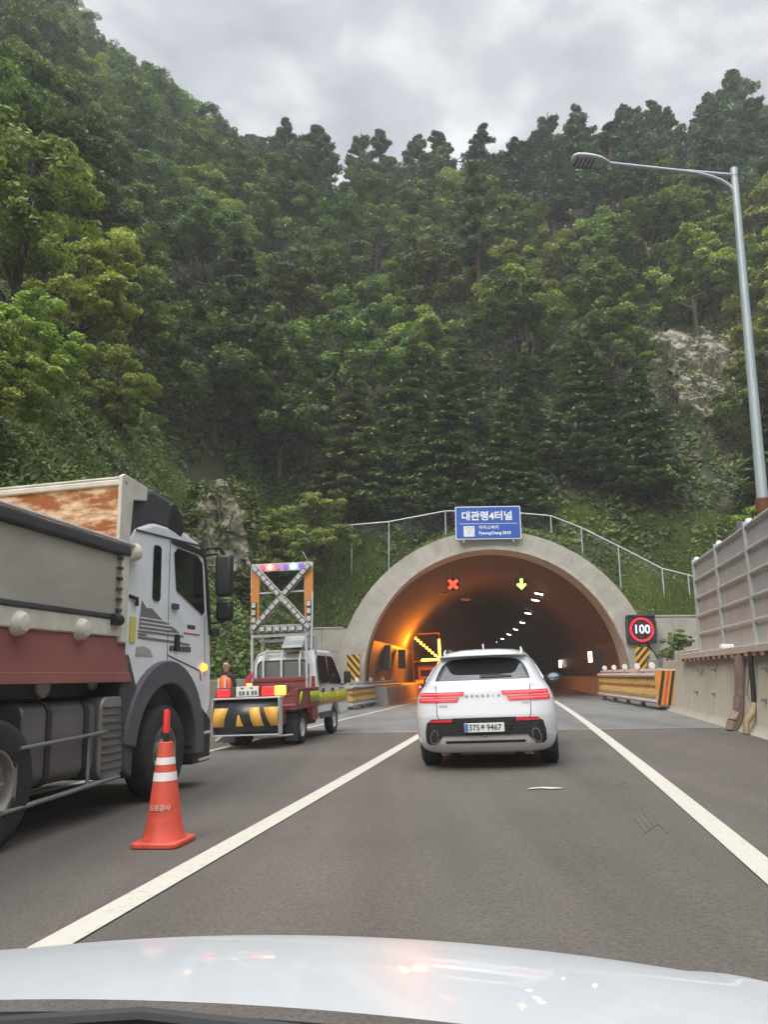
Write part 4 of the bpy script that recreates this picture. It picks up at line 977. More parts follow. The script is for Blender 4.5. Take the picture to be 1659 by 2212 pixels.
# spoiler underside shadow lip
sp=MB()
n=24
for k in range(n+1):
    x=-.60+1.2*k/n; c_=1-(abs(x)/.62)**3
    y=rear_y(x*.98,1.495); z=1.475+.012*c_
    for dy,dz in ((-.05,.0),(-.045,.028),(.1,.045),(.12,-.005)): sp.v.append((x,y+dy,z+dz))
sp.f=[(k*4+i,k*4+(i+1)%4,k*4+4+(i+1)%4,k*4+4+i) for k in range(n) for i in range(4)]+[(0,1,2,3),(n*4+3,n*4+2,n*4+1,n*4)]
sp.build('spoiler',carwhite,car,bevel=.008)
patch('high_stop_lamp',[(-.18,1.462),(.18,1.462),(.15,1.45),(-.15,1.45)],mat('dark_red_lens',(.12,.01,.012),.2),.012,thick=.004)
redl=mat('tail_lens',(.35,.012,.02),.2,emit=(1,.01,.03),estr=.35,coat=1); redhot=emat('tail_led',(1,.10,.10),1.5)
for sg_ in (-1,1):
    f=lambda pts:[(x*sg_,z) for x,z in pts]
    t1=f([(.245,1.017),(.86,1.017),(.872,.972),(.265,.972)]); t2=f([(.315,.948),(.88,.948),(.888,.893),(.345,.893)])
    for j,tt in enumerate((t1,t2)):
        la=patch('tail_lamp',tt,redl,.006,thick=.014)
        x0,x1=(.29,.845) if j==0 else (.35,.86); zc=.994 if j==0 else .921
        patch('lamp_strip',f([(x0,zc+.007),(x1,zc+.007),(x1,zc-.007),(x0+.01,zc-.007)]),redhot,.024,parent=la,thick=.004); la.children[0].parent=la
    patch('lower_reflector',f([(.42,.665),(.72,.655),(.735,.632),(.43,.628)]),mat('reflector_glow',(.32,.012,.02),.2,emit=(1,.03,.06),estr=.25),.012,thick=.008)  # reflector is no lamp; a weak red glow is put into its material
    patch('shut_line',f([(.628,1.12),(.636,1.12),(.625,.72),(.60,.66),(.592,.66),(.615,.73)]),blk,.003)
# bumper insert
ins=[(-.70,.67),(-.45,.672),(0,.675),(.45,.672),(.70,.67),(.77,.62),(.80,.5),(.80,.37),(.765,.335),(.66,.335),(.60,.40),(.56,.445),(0,.452),(-.56,.445),(-.60,.40),(-.66,.335),(-.765,.335),(-.80,.37),(-.80,.5),(-.77,.62)]
mesh_m=mat('bumper_mesh',(.02,.02,.023),.5,var=.4,scale=60,bump=.8,bscale=70)
patch('bumper_insert',ins,mesh_m,.004,thick=.006)
patch('plate_recess',[(-.42,.678),(.42,.678),(.32,.47),(.28,.455),(-.28,.455),(-.32,.47)],black,.012,thick=.01)
patch('chrome_strip',[(-.56,.452),(.56,.452),(.56,.444),(.05,.44),(0,.425),(-.05,.44),(-.56,.444)],chrome,.014,thick=.006)
patch('skid_plate',[(-.55,.44),(.55,.44),(.64,.33),(.62,.29),(-.62,.29),(-.64,.33)],mat('skid_silver',(.58,.57,.55),.35,.0,var=.05,coat=.3),.005,thick=.006)
patch('bumper_slot',[(-.52,.385),(.52,.385),(.53,.352),(-.53,.352)],black,.013,thick=.003)
for sg_ in (-1,1):
    pts=[(sg_*x,z) for x,z in ((.615,.40),(.655,.355),(.70,.345),(.735,.37),(.735,.43),(.705,.51),(.68,.53),(.635,.53),(.615,.50))]
    patch('exhaust_trim',pts,chrome,.014,thick=.02)
    cx,cz=sum(p[0] for p in pts)/9,sum(p[1] for p in pts)/9
    patch('exhaust_opening',[(cx+(x-cx)*.82,cz+(z-cz)*.86) for x,z in pts],blk,.0352,thick=.002)
yp=rear_y(0,.56)
pl=MB().box(-.262,.262,yp-.045,yp-.03,.495,.61).build('number_plate',mat('plate_white',(.70,.70,.66),.4,var=.03),car,bevel=.004)
MB().box(-.258,-.212,yp-.049,yp-.046,.50,.605).build('plate_band',mat('plate_blue',(.03,.16,.42),.4),pl)
text('plate_text','375',.105,blk,pl,(-.13,yp-.048,.552),off=.001,ext=.001,sx=.93); text('plate_text','무',.062,blk,pl,(-.018,yp-.048,.556),off=.002,ext=.001); text('plate_text','9467',.105,blk,pl,(.128,yp-.048,.552),off=.001,ext=.001,sx=.93)
lt=mat('badge_grey',(.36,.37,.39),.3,.5)
for ch,x in zip('GENESIS',(-.215,-.143,-.072,0,.072,.143,.215)): text('badge_letter',ch,.042,lt,car,(x,rear_y(x,.955)-.006,.957),ext=.003,sx=1.5,off=.0008)
text('badge_letter','GV70',.036,lt,car,(-.535,rear_y(-.535,.835)-.012,.838),ext=.003,sx=1.3,rot=(math.pi/2,0,-.1)); text('badge_letter','AWD',.028,lt,car,(.56,rear_y(.56,.855)-.014,.858),ext=.003,sx=1.3,rot=(math.pi/2,0,.1))
# side windows
for sg_ in (-1,1):
    def side_fn(y,z,off):   # x of body side
        w_=ip(z,WK); return sg_*(w_-.03*((y-1.6)/1.6)**2+off)
    wb=MB(); o_=[(.62,1.165),(.86,1.33),(1.1,1.42),(2.05,1.44),(2.5,1.36),(3.0,1.18),(2.9,1.10),(.7,1.12)]
    bm=bmesh.new(); bm.faces.new([bm.verts.new((0,y,z)) for y,z in o_])
    for a in np.arange(.6,3.1,.1): bmesh.ops.bisect_plane(bm,geom=bm.verts[:]+bm.edges[:]+bm.faces[:],plane_co=(0,a,0),plane_no=(0,1,0))
    for a in np.arange(1.1,1.5,.04): bmesh.ops.bisect_plane(bm,geom=bm.verts[:]+bm.edges[:]+bm.faces[:],plane_co=(0,0,a),plane_no=(0,0,1))
    for v in bm.verts: v.co.x=side_fn(v.co.y,v.co.z,.008)
    me=bpy.data.meshes.new('side_window'); bm.to_mesh(me); bm.free(); me.materials.append(glass); so=bpy.data.objects.new('side_window',me); C.objects.link(so); so.parent=car
    q=so.modifiers.new('s','SOLIDIFY'); q.thickness=.006
    b=MB(); pts=[(side_fn(y,z,.014),y,z) for y,z in ((.6,1.155),(.84,1.34),(1.1,1.435),(2.05,1.455),(2.5,1.375))]; b.tube(pts,.007,6); b.build('window_trim',chrome,car)
    # roof rail
    b=MB(); b.tube([(sg_*.56,.75,1.52),(sg_*.55,.82,1.585),(sg_*.54,1.3,1.615),(sg_*.54,2.0,1.60),(sg_*.55,2.3,1.55)],.018,8); b.build('roof_rail',chrome,car)
    # mirror
    mr=MB(); mr.lathe([(.001,-.02),(.085,-.02),(.10,.0),(.105,.05),(.08,.12),(.04,.15),(.001,.16)],'Y',(0,0,0),20)
    mo=mr.build('door_mirror',black,car); mo.location=(sg_*1.03,2.62,1.155); mo.scale=(1.15,1,.72)
    MB().lathe([(.001,-.024),(.078,-.023),(.08,-.021)],'Y',n=20).build('mirror_glass',mat('mirror_glass',(.25,.28,.33),.05,.9),mo)
    MB().bar((sg_*.85,2.68,1.10),(sg_*.97,2.66,1.13),.05).build('mirror_arm',black,car)
for y in (.93,3.8):
    for sg_ in (-1,1): wheel(car,sg_*.825,y,.368,.255,sg_,.66,dsteel,nbolt=5)
b=MB(); b.prism([(.95,1.60),(1.12,1.60),(1.10,1.62),(.985,1.675),(.965,1.675)],-.012,.012,'X'); b.build('shark_fin',carwhite,car,bevel=.01)
b=MB(); b.box(-.66,.66,.35,4.2,.24,.26); b.box(-.8,.8,1.4,3.3,.19,.24); b.build('underbody',black,car)
b=MB(); b.tube([(-.36,.28,.25),(-.1,.3,.235),(.1,.3,.235),(.36,.28,.25)],[.07,.05,.05,.07],12); b.box(-.62,-.5,.3,.4,.18,.25); b.box(.5,.62,.3,.4,.18,.25); b.build('muffler',mat('muffler_tan',(.25,.2,.15),.5,.4,var=.3,scale=8),car)
MB().tube([(-.09,.27,.222),(.09,.27,.222)],.013,8).build('tow_bar',chrome,car)
for sg_ in (-1,1): MB().tube([(sg_*.18,2.6,.25),(sg_*.6,.93,.36)],.04).build('suspension_arm',dsteel,car)

# ------------------------------------------------------------ dump truck
dt=road_thing('dump_truck','white cab dump truck with maroon skirt and rusty headboard at the left','truck',8.27,-5.42)
HW=1.25
cabw=mat('cab_white',(.66,.68,.71),.38,scale=1.6,col2=(.79,.82,.87),fac=(.30,.5),coat=.5,detail=8)
arc=[(.74*math.cos(R_(a)),.53+.74*math.sin(R_(a))) for a in range(10,171,10)]
cp=[(1.18,.78),(1.30,1.0),(1.31,1.45),(1.26,2.0),(1.16,2.55),(1.02,2.98),(.86,3.12),(.4,3.19),(-.35,3.15),(-.82,3.0),(-.92,2.88),(-.93,1.62),(-.80,1.40)]
inn=[(.95*math.cos(R_(a)),.53+.95*math.sin(R_(a))) for a in range(145,15,-10)]
prof=cp+[(x,z) for x,z in inn]+[(.93,.78)]
b=MB(); b.prism(prof,-HW+.05,HW-.05,'X'); b.build('cab',cabw,dt,bevel=.05,seg=3)
def side(name,pts,m,x0=HW-.05,th=.012,par=None,bev=.004):
    for sg_ in (1,-1):
        o=MB().prism(pts,sg_*(x0+.002),sg_*(x0+.002+th),'X').build(name,m,par or dt,bevel=bev)
def rr2(y0,y1,z0,z1,r=.04): return rrect(y0,y1,z0,z1,r)
side('door_window',[(.16,2.15),(.12,2.85),(.2,2.92),(.82,2.90),(1.02,2.78),(1.12,2.32),(1.0,2.16),(.62,2.26),(.3,2.40)][::1] if False else [(.22,2.40),(.14,2.86),(.22,2.93),(.80,2.92),(.95,2.84),(1.04,2.20),(.98,2.15)],glass,th=.014)
side('rear_side_window',rr2(-.38,-.20,2.22,2.88,.05),glass,th=.014)
side('window_frame',[(.05,2.98),(.1,3.03),(.88,3.02),(1.02,2.95),(1.06,2.9),(.9,2.95),(.2,2.955)],black,th=.02)
side('a_pillar_trim',[(1.02,2.92),(1.07,2.9),(1.2,2.3),(1.25,1.9),(1.2,1.9),(1.12,2.3)],black,th=.02)
side('door_seam',[(.02,1.5),(.028,1.5),(.04,3.0),(.03,3.0)],dgrey,th=.004)
side('door_handle',rr2(.10,.26,2.16,2.23,.02),dgrey,th=.03)
side('lower_handle',rr2(.20,.30,1.66,1.86,.02),black,th=.03)
# livery
for z_ in (1.92,1.965,2.01): side('white_stripe_decal',[(-.64,z_),(.1,z_-.005),(.1,z_-.018),(-.64,z_-.013)],cabw,th=.0055,bev=0)
side('door_seam',[(.02,1.60),(.93,1.42),(.96,1.3),(.985,1.3),(.95,1.435),(.02,1.615)],dgrey,th=.004)
side('front_seam',[(1.09,1.35),(1.10,1.35),(1.07,2.15),(1.06,2.15)],dgrey,th=.004)
side('rain_gutter',[(-.80,2.96),(.9,3.06),(.9,3.085),(-.80,2.985)],dgrey,th=.012)
side('badge_plate',rr2(.55,.78,1.95,2.0,.005),dgrey,th=.004)
gm=mat('livery_grey',(.17,.17,.18),.5,var=.05)
side('mountain_decal',[(-.66,1.92),(-.62,2.20),(-.5,2.12),(-.38,2.13),(-.1,2.0),(.2,1.93),(.34,1.88),(-.66,1.88)],gm,th=.004)
side('stripe_decal',[(-.68,1.80),(.2,1.78),(.62,1.76),(.62,1.73),(.2,1.75),(-.68,1.77)],gm,th=.004)
side('stripe_decal',[(-.68,1.865),(.45,1.855),(.45,1.83),(-.68,1.84)],gm,th=.004)
side('red_decal',[(.45,1.90),(.92,1.895),(.92,1.875),(.45,1.88)],mat('decal_red',(.5,.05,.06),.5),th=.004)
side('red_decal',[(-.68,1.828),(-.48,1.828),(-.48,1.808),(-.68,1.808)],mat('decal_red',(.5,.05,.06),.5),th=.004)
b=MB()
for k in range(7):
    x=.08+k*.085; b.box(HW-.048,HW-.042,x,x+.06,1.655+.0*k,1.72)
b.build('letter_decal',mat('decal_dark',(.05,.05,.06),.5),dt)
side('yellow_plate',rr2(-.86,-.74,1.72,2.0,.01),mat('plate_yellow',(.62,.52,.10),.5),th=.01)
side('vent_recess',[(-.72,1.58),(-.70,1.68),(-.55,1.69),(-.4,1.66),(-.33,1.58)],mat('vent_grey',(.36,.35,.34),.6),th=.006)  # vent recess drawn as a flat grey plate
amb=emat('amber_lamp',(1,.30,.02),3)
for sg_ in (1,-1): MB().lathe([(.001,sg_*.05),(.035,sg_*.045),(.05,sg_*.015),(.05,0)],'X',(sg_*(HW-.045),1.04,1.47),16).build('indicator_lamp',amb,dt)
# roof wind deflector + intake
for sg_ in (1,):
    b=MB()
    P=[(-1.0,1.1),(-1.0,2.9),(-.95,3.25),(-.75,3.45),(-.4,3.56),(.12,3.52),(.36,3.36),(.40,3.16),(.30,3.04),(-.1,3.10),(-.45,3.10),(-.70,2.98),(-.84,2.6),(-.85,1.1)]
    b.prism(P,HW-.42,HW-.06,'X'); b.build('air_intake',dgrey,dt,bevel=.08,seg=4)
    b=MB(); b.prism([(.36,3.37),(.41,3.18),(.32,3.08),(-.02,3.14),(.02,3.46),(.13,3.5)],HW-.4,HW-.045,'X'); b.build('intake_grille',black,dt,bevel=.02)
b=MB(); b.prism([(-1.0,1.35),(-1.0,.98),(-.83,.98),(-.82,1.5),(-.88,1.6)],-HW+.03,HW-.03,'X'); b.build('rear_cab_panel',black,dt,bevel=.02)
# fenders
ai=[(.74*math.cos(R_(a)),.53+.74*math.sin(R_(a))) for a in range(-10,176,8)]; ao=[(.985*math.cos(R_(a)),.56+.98*math.sin(R_(a))) for a in range(-10,176,8)]
for sg_ in (1,-1):
    MB().prism(ai+ao[::-1],sg_*(HW-.22),sg_*(HW+.015),'X').build('wheel_arch',mat('arch_grey',(.085,.085,.095),.65,var=.12,scale=4),dt,bevel=.02)
    b=MB(); b.prism([(.72,.28),(.78,1.0),(.98,.98),(1.28,.80),(1.27,.28)],sg_*(HW-.32),sg_*(HW-.035),'X'); b.build('cab_step',black,dt,bevel=.02)
    for z in (.30,.62): MB().box(*sorted((sg_*(HW-.3),sg_*(HW-.015))),.9,1.25,z,z+.035).build('step_tread',steel,dt,bevel=.006)
    MB().prism([(-.75,.30),(-.70,1.25),(-.86,1.55),(-1.0,1.5),(-1.02,1.2),(-.95,.4)],sg_*(HW-.5),sg_*(HW-.02),'X').build('rear_mudguard',dgrey,dt,bevel=.03)
# front
MB().box(-1.15,1.15,1.262,1.345,.3,.95).build('front_bumper',dgrey,dt,bevel=.04); b=MB(); b.box(-1.0,1.0,1.28,1.33,1.1,1.7); b.build('front_grille',black,dt,bevel=.02)
MB().prism([(1.235,2.0),(1.245,2.0),(1.06,2.85),(1.05,2.85)],-1.1,1.1,'X').build('windscreen',glass,dt)
MB().prism([(.75,3.18),(.8,3.24),(1.15,3.03),(1.17,2.97),(1.05,2.98)],-1.1,1.1,'X').build('sun_visor',dgrey,dt,bevel=.01)
# mirrors
for sg_ in (1,-1):
    mo=MB(); mo.box(-.12,.12,-.06,.08,2.42,3.0); mo=mo.build('side_mirror',black,dt,bevel=.04); mo.location=(sg_*(HW+.13),1.3,0)
    mo2=MB().box(-.12,.12,-.06,.08,2.08,2.38).build('wide_mirror',black,dt,bevel=.05); mo2.location=(sg_*(HW+.14),1.3,0)
    b=MB(); b.tube([(sg_*(HW-.08),1.02,3.06),(sg_*(HW+.08),1.25,3.1),(sg_*(HW+.13),1.32,3.0)],.018,8); b.tube([(sg_*(HW-.08),1.1,2.98),(sg_*(HW+.02),1.3,3.02),(sg_*(HW+.08),1.34,2.9)],.018,8)
    b.tube([(sg_*(HW-.06),1.22,2.06),(sg_*(HW+.13),1.3,2.08)],.018,8); b.build('mirror_arm',black,dt)
    MB().lathe([(.001,-.05),(.06,-.05),(.06,.05),(.001,.05)],'Z',(sg_*(HW+.05),1.2,1.93),12).build('near_mirror',black,dt)
# chassis, wheels
b=MB(); b.box(-.45,-.35,-6.0,1.1,.72,.98); b.box(.35,.45,-6.0,1.1,.72,.98)
for y in (-5.8,-4.4,-3.0,-1.6,-.4,.7): b.box(-.4,.4,y,y+.1,.74,.96)
b.build('chassis_frame',black,dt)
for y,dual in ((0,False),(-2.88,True),(-4.2,True)):
    for sg_ in (1,-1):
        wheel(dt,sg_*(HW-.16),y,.52,.30,sg_,.56,mat('truck_rim',(.30,.28,.24),.5,.4,var=.25,scale=12),nbolt=10)
        if dual: wheel(dt,sg_*(HW-.50),y,.52,.28,sg_,.56,MC['truck_rim'],nbolt=10)
MB().tube([(-1,0,.52),(1,0,.52)],.07).build('axle',black,dt)
# fuel tank, side guard, muffler/box with ribs, battery
tank=MB(); tank.prism(rrect(.0,.62,.42,1.14,.12,5),-2.52,-1.42,'Y'); to=tank.build('fuel_tank',mat('tank_metal',(.14,.135,.135),.35,.5,var=.15,scale=3),dt,bevel=.015); to.location=(HW-.68,0,0)
for y in (-2.2,-1.62): o_=MB().prism(rrect(-.012,.632,.408,1.152,.125,5),y,y+.07,'Y').build('tank_strap',black,to)
rb=MB(); rb.prism(rrect(-1.38,-.92,.36,1.16,.12,5),HW-.5,HW-.03,'X'); ro=rb.build('ribbed_box',mat('box_metal',(.24,.23,.215),.45,.4,var=.15,scale=4),dt,bevel=.02)
b=MB()
for k in range(9): b.box(HW-.03,HW-.012,-1.34,-.96,.44+k*.075,.46+k*.075)
b.build('box_rib',dgrey,ro)
b=MB(); b.tube([(HW-.03,-2.75,.30),(HW-.03,-1.0,.36)],.022,8); b.tube([(HW-.01,-2.6,.78),(HW-.01,-1.3,.82)],.018,8); b.tube([(HW-.04,-2.6,.32),(HW-.04,-2.6,.78)],.018,8); b.tube([(HW-.04,-1.55,.34),(HW-.04,-1.55,.8)],.018,8); b.build('side_guard',dsteel,dt)
b=MB(); b.lathe([(.001,-.12),(.1,-.12),(.12,-.08),(.12,.08),(.1,.12),(.001,.12)],'X',(HW-.4,-1.95,1.28),16); b.build('air_tank',mat('tank_pale',(.35,.34,.31),.4,.3),dt); b=MB(); b.lathe([(.001,-.12),(.08,-.12),(.09,-.08),(.09,.08),(.001,.12)],'X',(HW-.35,-1.15,1.32),16); b.build('air_tank',mat('tank_pale',(.35,.34,.31),.4,.3),dt)
MB().box(HW-.62,HW-.3,-2.6,-.95,1.18,1.30).build('frame_cover',black,dt)
# dump body
bedm=mat('bed_side_paint',(.34,.325,.285),.65,scale=2.2,col2=(.45,.43,.38),fac=(.35,.65),stretch=(1,.4,1)); cream=mat('cream_paint',(.55,.52,.44),.6,scale=5,col2=(.62,.60,.53),fac=(.4,.6))
rustin=mat('rusty_bed_inside',(.32,.11,.03),.85,scale=3.0,col2=(.74,.58,.38),fac=(.42,.60),stretch=(1,1,2.6),detail=7)
YB0,YB1=-6.0,-1.05
for sg_ in (1,-1):
    MB().box(*sorted((sg_*(HW-.07),sg_*(HW+.0))),YB0,YB1-.12,1.98,2.62).build('bed_side',bedm,dt,bevel=.01)
    b=MB(); b.box(*sorted((sg_*(HW-.10),sg_*(HW+.05))),YB0,YB1+.02,2.62,2.74); b.build('tarp_rail',mat('tarp_dark',(.05,.052,.056),.7,var=.2,scale=5),dt,bevel=.03,seg=3)
    MB().tube([(sg_*(HW+.05),YB0,2.755),(sg_*(HW+.03),YB1+.1,2.76),(sg_*(HW-.12),YB1+.22,2.73)],.02,8).build('tarp_tube',steel,dt)
    MB().box(*sorted((sg_*(HW-.05),sg_*(HW+.03))),YB0,YB1-.12,1.94,1.985).build('bed_lower_rail',dgrey,dt,bevel=.008)
    MB().box(*sorted((sg_*(HW-.12),sg_*(HW+.015))),YB0,YB1,1.76,1.94).build('bed_sill',cream,dt,bevel=.015)
    MB().box(*sorted((sg_*(HW-.13),sg_*(HW+.025))),YB1-.12,YB1+.02,1.70,2.74).build('corner_post',cream,dt,bevel=.015)
    for y in (-4.6,-3.7,-2.75,-1.85): MB().lathe([(.001,.0),(.11,.0),(.10,.06*sg_),(.07,.1*sg_),(.001,.115*sg_)][::-1],'X',(sg_*(HW-.02),y,1.80),16).build('hinge_boss',cream,dt)
    for k in range(6): MB().box(*sorted((sg_*(HW+.0),sg_*(HW+.04))),YB1-.2,YB1-.13,2.02+k*.11,2.05+k*.11).build('hinge_tooth',dgrey,dt)
    MB().tube([(sg_*(HW+.03),YB1-.3,1.93),(sg_*(HW+.03),YB1-.15,1.93)],.06,12).build('latch_knob',black,dt)
    MB().prism([(YB0,1.32),(YB0,1.76),(YB1-.02,1.76),(YB1+.18,1.32)],sg_*(HW-.06),sg_*(HW-.01),'X').build('skirt',mat('maroon_faded',(.29,.105,.09),.65,var=.14,scale=1.6),dt,bevel=.008)
    MB().prism([(YB0,1.30),(YB0,1.40),(YB1+.145,1.40),(YB1+.19,1.30)],sg_*(HW-.065),sg_*(HW+.004),'X').build('skirt_edge',MC['maroon_faded'],dt,bevel=.006)
MB().box(-HW+.07,HW-.07,YB0,YB1-.1,1.80,1.88).build('bed_floor',rustin,dt)
MB().box(-HW+.02,HW-.02,YB1-.10,YB1-.05,1.8,3.40).build('headboard',rustin,dt)
MB().box(-HW,HW,YB1-.13,YB1-.02,3.40,3.47).build('headboard_rim',cream,dt,bevel=.015)
MB().box(-HW+.02,HW-.02,YB1-.049,YB1+.01,1.8,3.4).build('headboard_front',cream,dt,bevel=.01)
for sg_ in (1,-1):
    MB().prism([(YB1-.16,2.6),(YB1-.16,3.50),(YB1-.10,3.53),(YB1+.40,3.50),(YB1+.40,3.34),(YB1+.10,3.28),(YB1+.03,2.6)],sg_*(HW-.045),sg_*(HW+.0),'X').build('headboard_wing',cream,dt,bevel=.01)
MB().box(-HW+.02,HW-.02,YB1-.1,YB1+.40,3.485,3.51).build('cab_guard',cream,dt,bevel=.008)
MB().tube([(HW-.1,YB1+.04,2.62),(HW+.02,YB1+.14,2.70),(HW-.06,YB1+.24,2.68)],[.07,.10,.06],12).build('corner_knuckle',cream,dt)
MB().tube([(HW-.05,YB1+.16,2.22),(HW-.02,YB1+.28,2.20),(HW-.02,YB1+.28,2.12)],.022,8).build('grab_hook',black,dt)

# ------------------------------------------------------------ traffic cone
cn=road_thing('traffic_cone','orange traffic cone with two white bands and a short stick on top','cone',5.9,-2.98)
b=MB(); b.prism(rrect(-.2,.2,-.2,.2,.06),0,.045,'Z'); b.build('base',orange,cn,bevel=.012)
MB().lathe([(.175,.045),(.165,.07),(.148,.13),(.135,.2),(.055,.785),(.045,.79),(.001,.79)],n=36).build('cone_body',orange,cn,ang=50)
whb=mat('reflective_white',(.72,.71,.72),.35,scale=10,col2=(.80,.72,.62),fac=(.5,.7))
def rc_(z): return .135-(z-.2)*(.08/.585)
for z0,z1 in ((.49,.555),(.615,.67)): MB().lathe([(rc_(z0)+.003,z0),(rc_(z1)+.003,z1),(rc_(z1)-.01,z1),(rc_(z0)-.01,z0)],n=36).build('reflective_band',whb,cn)
MB().lathe([(.022,.785),(.022,.86),(.001,.86)],n=16).build('stick_collar',black,cn)
MB().lathe([(.027,.86),(.027,1.03),(.022,1.045),(.001,1.05)],n=16).build('stick',mat('stick_red',(.75,.035,.03),.4,coat=.2),cn)
for k_,ch in enumerate('도로공사'):
    a_=R_(-22+k_*20); r_=rc_(.29)+.004; text('cone_text',ch,.05,mat('faded_lettering',(.68,.42,.36),.6),cn,(r_*math.sin(a_),-r_*math.cos(a_),.29),rot=(R_(82),0,a_),ext=.001,off=.001)

# ------------------------------------------------------------ service pickup with lamp board
pk=road_thing('service_pickup','maroon and white road service pickup carrying a lit cross board','pickup truck',15.3,-5.45)
W2=.82
cp=[(1.12,.50),(1.10,1.2),(1.18,1.72),(1.30,1.90),(1.55,1.96),(2.7,1.96),(2.98,1.86),(3.50,1.28),(3.80,1.12),(3.90,.9),(3.90,.42),(3.18,.42)]+[(2.68+.42*math.cos(R_(a)),.36+.42*math.sin(R_(a))) for a in range(10,171,16)]+[(2.2,.42)]
b=MB(); n=len(cp)
# tumblehome: roof narrower than sill
def tw(z): return W2-.13*max(0,(z-1.1)/.86)**1.3
b.v=[(-tw(z),y,z) for y,z in cp]+[(tw(z),y,z) for y,z in cp]; b.f=[tuple(range(n)),tuple(range(n,2*n))[::-1]]+[(i,i+n,(i+1)%n+n,(i+1)%n) for i in range(n)]
b.build('cab',mat('pickup_white',(.62,.63,.63),.45,var=.06,scale=2,coat=.2),pk,bevel=.06,seg=3)
def pside(name,pts,m,off=.006,par=None,th=.008):
    for sg_ in (1,-1):
        b=MB(); n=len(pts); b.v=[(sg_*(tw(z)+off),y,z) for y,z in pts]+[(sg_*(tw(z)+off+th),y,z) for y,z in pts]
        b.f=[tuple(range(n)),tuple(range(n,2*n))[::-1]]+[(i,i+n,(i+1)%n+n,(i+1)%n) for i in range(n)]; b.build(name,m,par or pk)
pside('rear_door_window',[(1.36,1.20),(1.30,1.74),(1.40,1.82),(2.12,1.82),(2.12,1.20)],glass)
pside('front_door_window',[(2.22,1.18),(2.22,1.82),(2.66,1.82),(2.84,1.76),(3.28,1.26),(3.22,1.16)],glass)
for y in (1.42,2.30): pside('door_handle',rrect(y,y+.14,1.0,1.08,.02),black,th=.025)
pside('door_seam',[(2.165,.5),(2.175,.5),(2.185,1.86),(2.165,1.86)],dgrey,off=.003,th=.003)
pside('sill_trim',[(1.14,.42),(1.14,.56),(2.25,.56),(2.3,.42)],dgrey,th=.01)
# rear window with guard bars
MB().prism(rrect(-.57,.57,1.33,1.70,.12,5),1.05,1.10,'Y').build('rear_window',mat('grey_glass',(.16,.17,.17),.12,spec=.8),pk)
MB().prism(rrect(-.61,.61,1.29,1.74,.14,5),1.085,1.13,'Y').build('window_rubber',black,pk)
b=MB()
for x in (-.43,0,.43): b.tube([(x,1.0,1.1),(x,1.0,1.72),(x,1.10,1.93),(x,1.35,2.0)],.026,8)
b.tube([(-.66,1.0,1.1),(-.66,1.0,1.62),(-.58,1.08,1.86),(-.40,1.16,1.94),(.40,1.16,1.94),(.58,1.08,1.86),(.66,1.0,1.62),(.66,1.0,1.1)],.028,8)
b.build('cab_guard',mat('guard_cream',(.58,.56,.50),.5),pk)
# bed
b=MB(); b.box(-W2,W2,-.62,1.0,.70,.78); b.build('bed_floor',maroon,pk)
MB().box(-W2+.02,W2-.02,.90,.95,.78,1.36).build('bed_headboard',maroon,pk,bevel=.012)
b=MB(); 
for z in (.95,1.12,1.27): b.box(-W2+.03,W2-.03,.885,.899,z,z+.022)
b.build('headboard_rib',mat('maroon_dark',(.15,.035,.03),.6),pk)
for sg_ in (1,-1):
    o_=MB().box(*sorted((sg_*(W2-.0),sg_*(W2+.035))),-.62,1.02,.70,1.08).build('bed_side',maroon,pk,bevel=.01)
    MB().box(*sorted((sg_*(W2-.01),sg_*(W2+.05))),-.62,1.02,1.08,1.12).build('side_rail',mat('maroon_light',(.28,.08,.06),.6),pk,bevel=.006)
    MB().box(*sorted((sg_*(W2+.03),sg_*(W2+.05))),.18,.24,.6,1.1).build('side_stake',maroon,pk)
    MB().box(*sorted((sg_*(W2-.2),sg_*(W2+.02))),.55,.98,.42,.70).build('side_bracket',maroon,pk,bevel=.02)
    b=MB()
    for k in range(7):
        y=.28+k*.105; b.add([(sg_*(W2+.052),y+.05,.82),(sg_*(W2+.052),y+.105,.82),(sg_*(W2+.052),y+.055,1.04),(sg_*(W2+.052),y,1.04)],[(0,1,2,3)])
    b.build('reflective_stripe',lime,pk,solid=.003)
    b=MB(); b.add([(sg_*(W2+.052),-.58,.80),(sg_*(W2+.052),-.42,1.04),(sg_*(W2+.052),-.28,1.06),(sg_*(W2+.052),-.30,.98),(sg_*(W2+.052),-.45,.8)],[(0,1,2,3,4)]); b.build('reflective_stripe',lime,pk,solid=.003)
    b=MB()
    for k in range(20):
        y=1.2+k*.13
        if y>3.75: break
        b.add([(sg_*(W2+.012),y,.74),(sg_*(W2+.012),y+.065,.74),(sg_*(W2+.012),y+.045,1.0),(sg_*(W2+.012),y-.02,1.0)],[(0,1,2,3)])
    b.build('door_stripe',lime,pk,solid=.003)
    b=MB(); b.box(*sorted((sg_*(W2+.004),sg_*(W2+.009))),1.14,3.82,.735,1.005); b.build('stripe_ground',mat('stripe_red',(.42,.06,.05),.5),pk)
    for y in (.0,2.68): wheel(pk,sg_*(W2-.13),y,.32,.20,sg_,.58,steel,nbolt=6)
    wheel(pk,sg_*(W2-.36),.0,.32,.18,sg_,.58,steel,nbolt=6)
    mo=MB().box(-.09,.09,-.03,.05,-.15,.15).build('door_mirror',black,pk,bevel=.03); mo.location=(sg_*(W2+.16),3.3,1.32)
    MB().tube([(sg_*(W2-.06),3.25,1.12),(sg_*(W2+.1),3.28,1.16),(sg_*(W2+.14),3.3,1.2)],.018,8).build('mirror_arm',black,pk)
    MB().box(*sorted((sg_*(W2-.28),sg_*(W2-.02))),-.42,-.40,.08,.62).build('mud_flap',dgrey,pk)
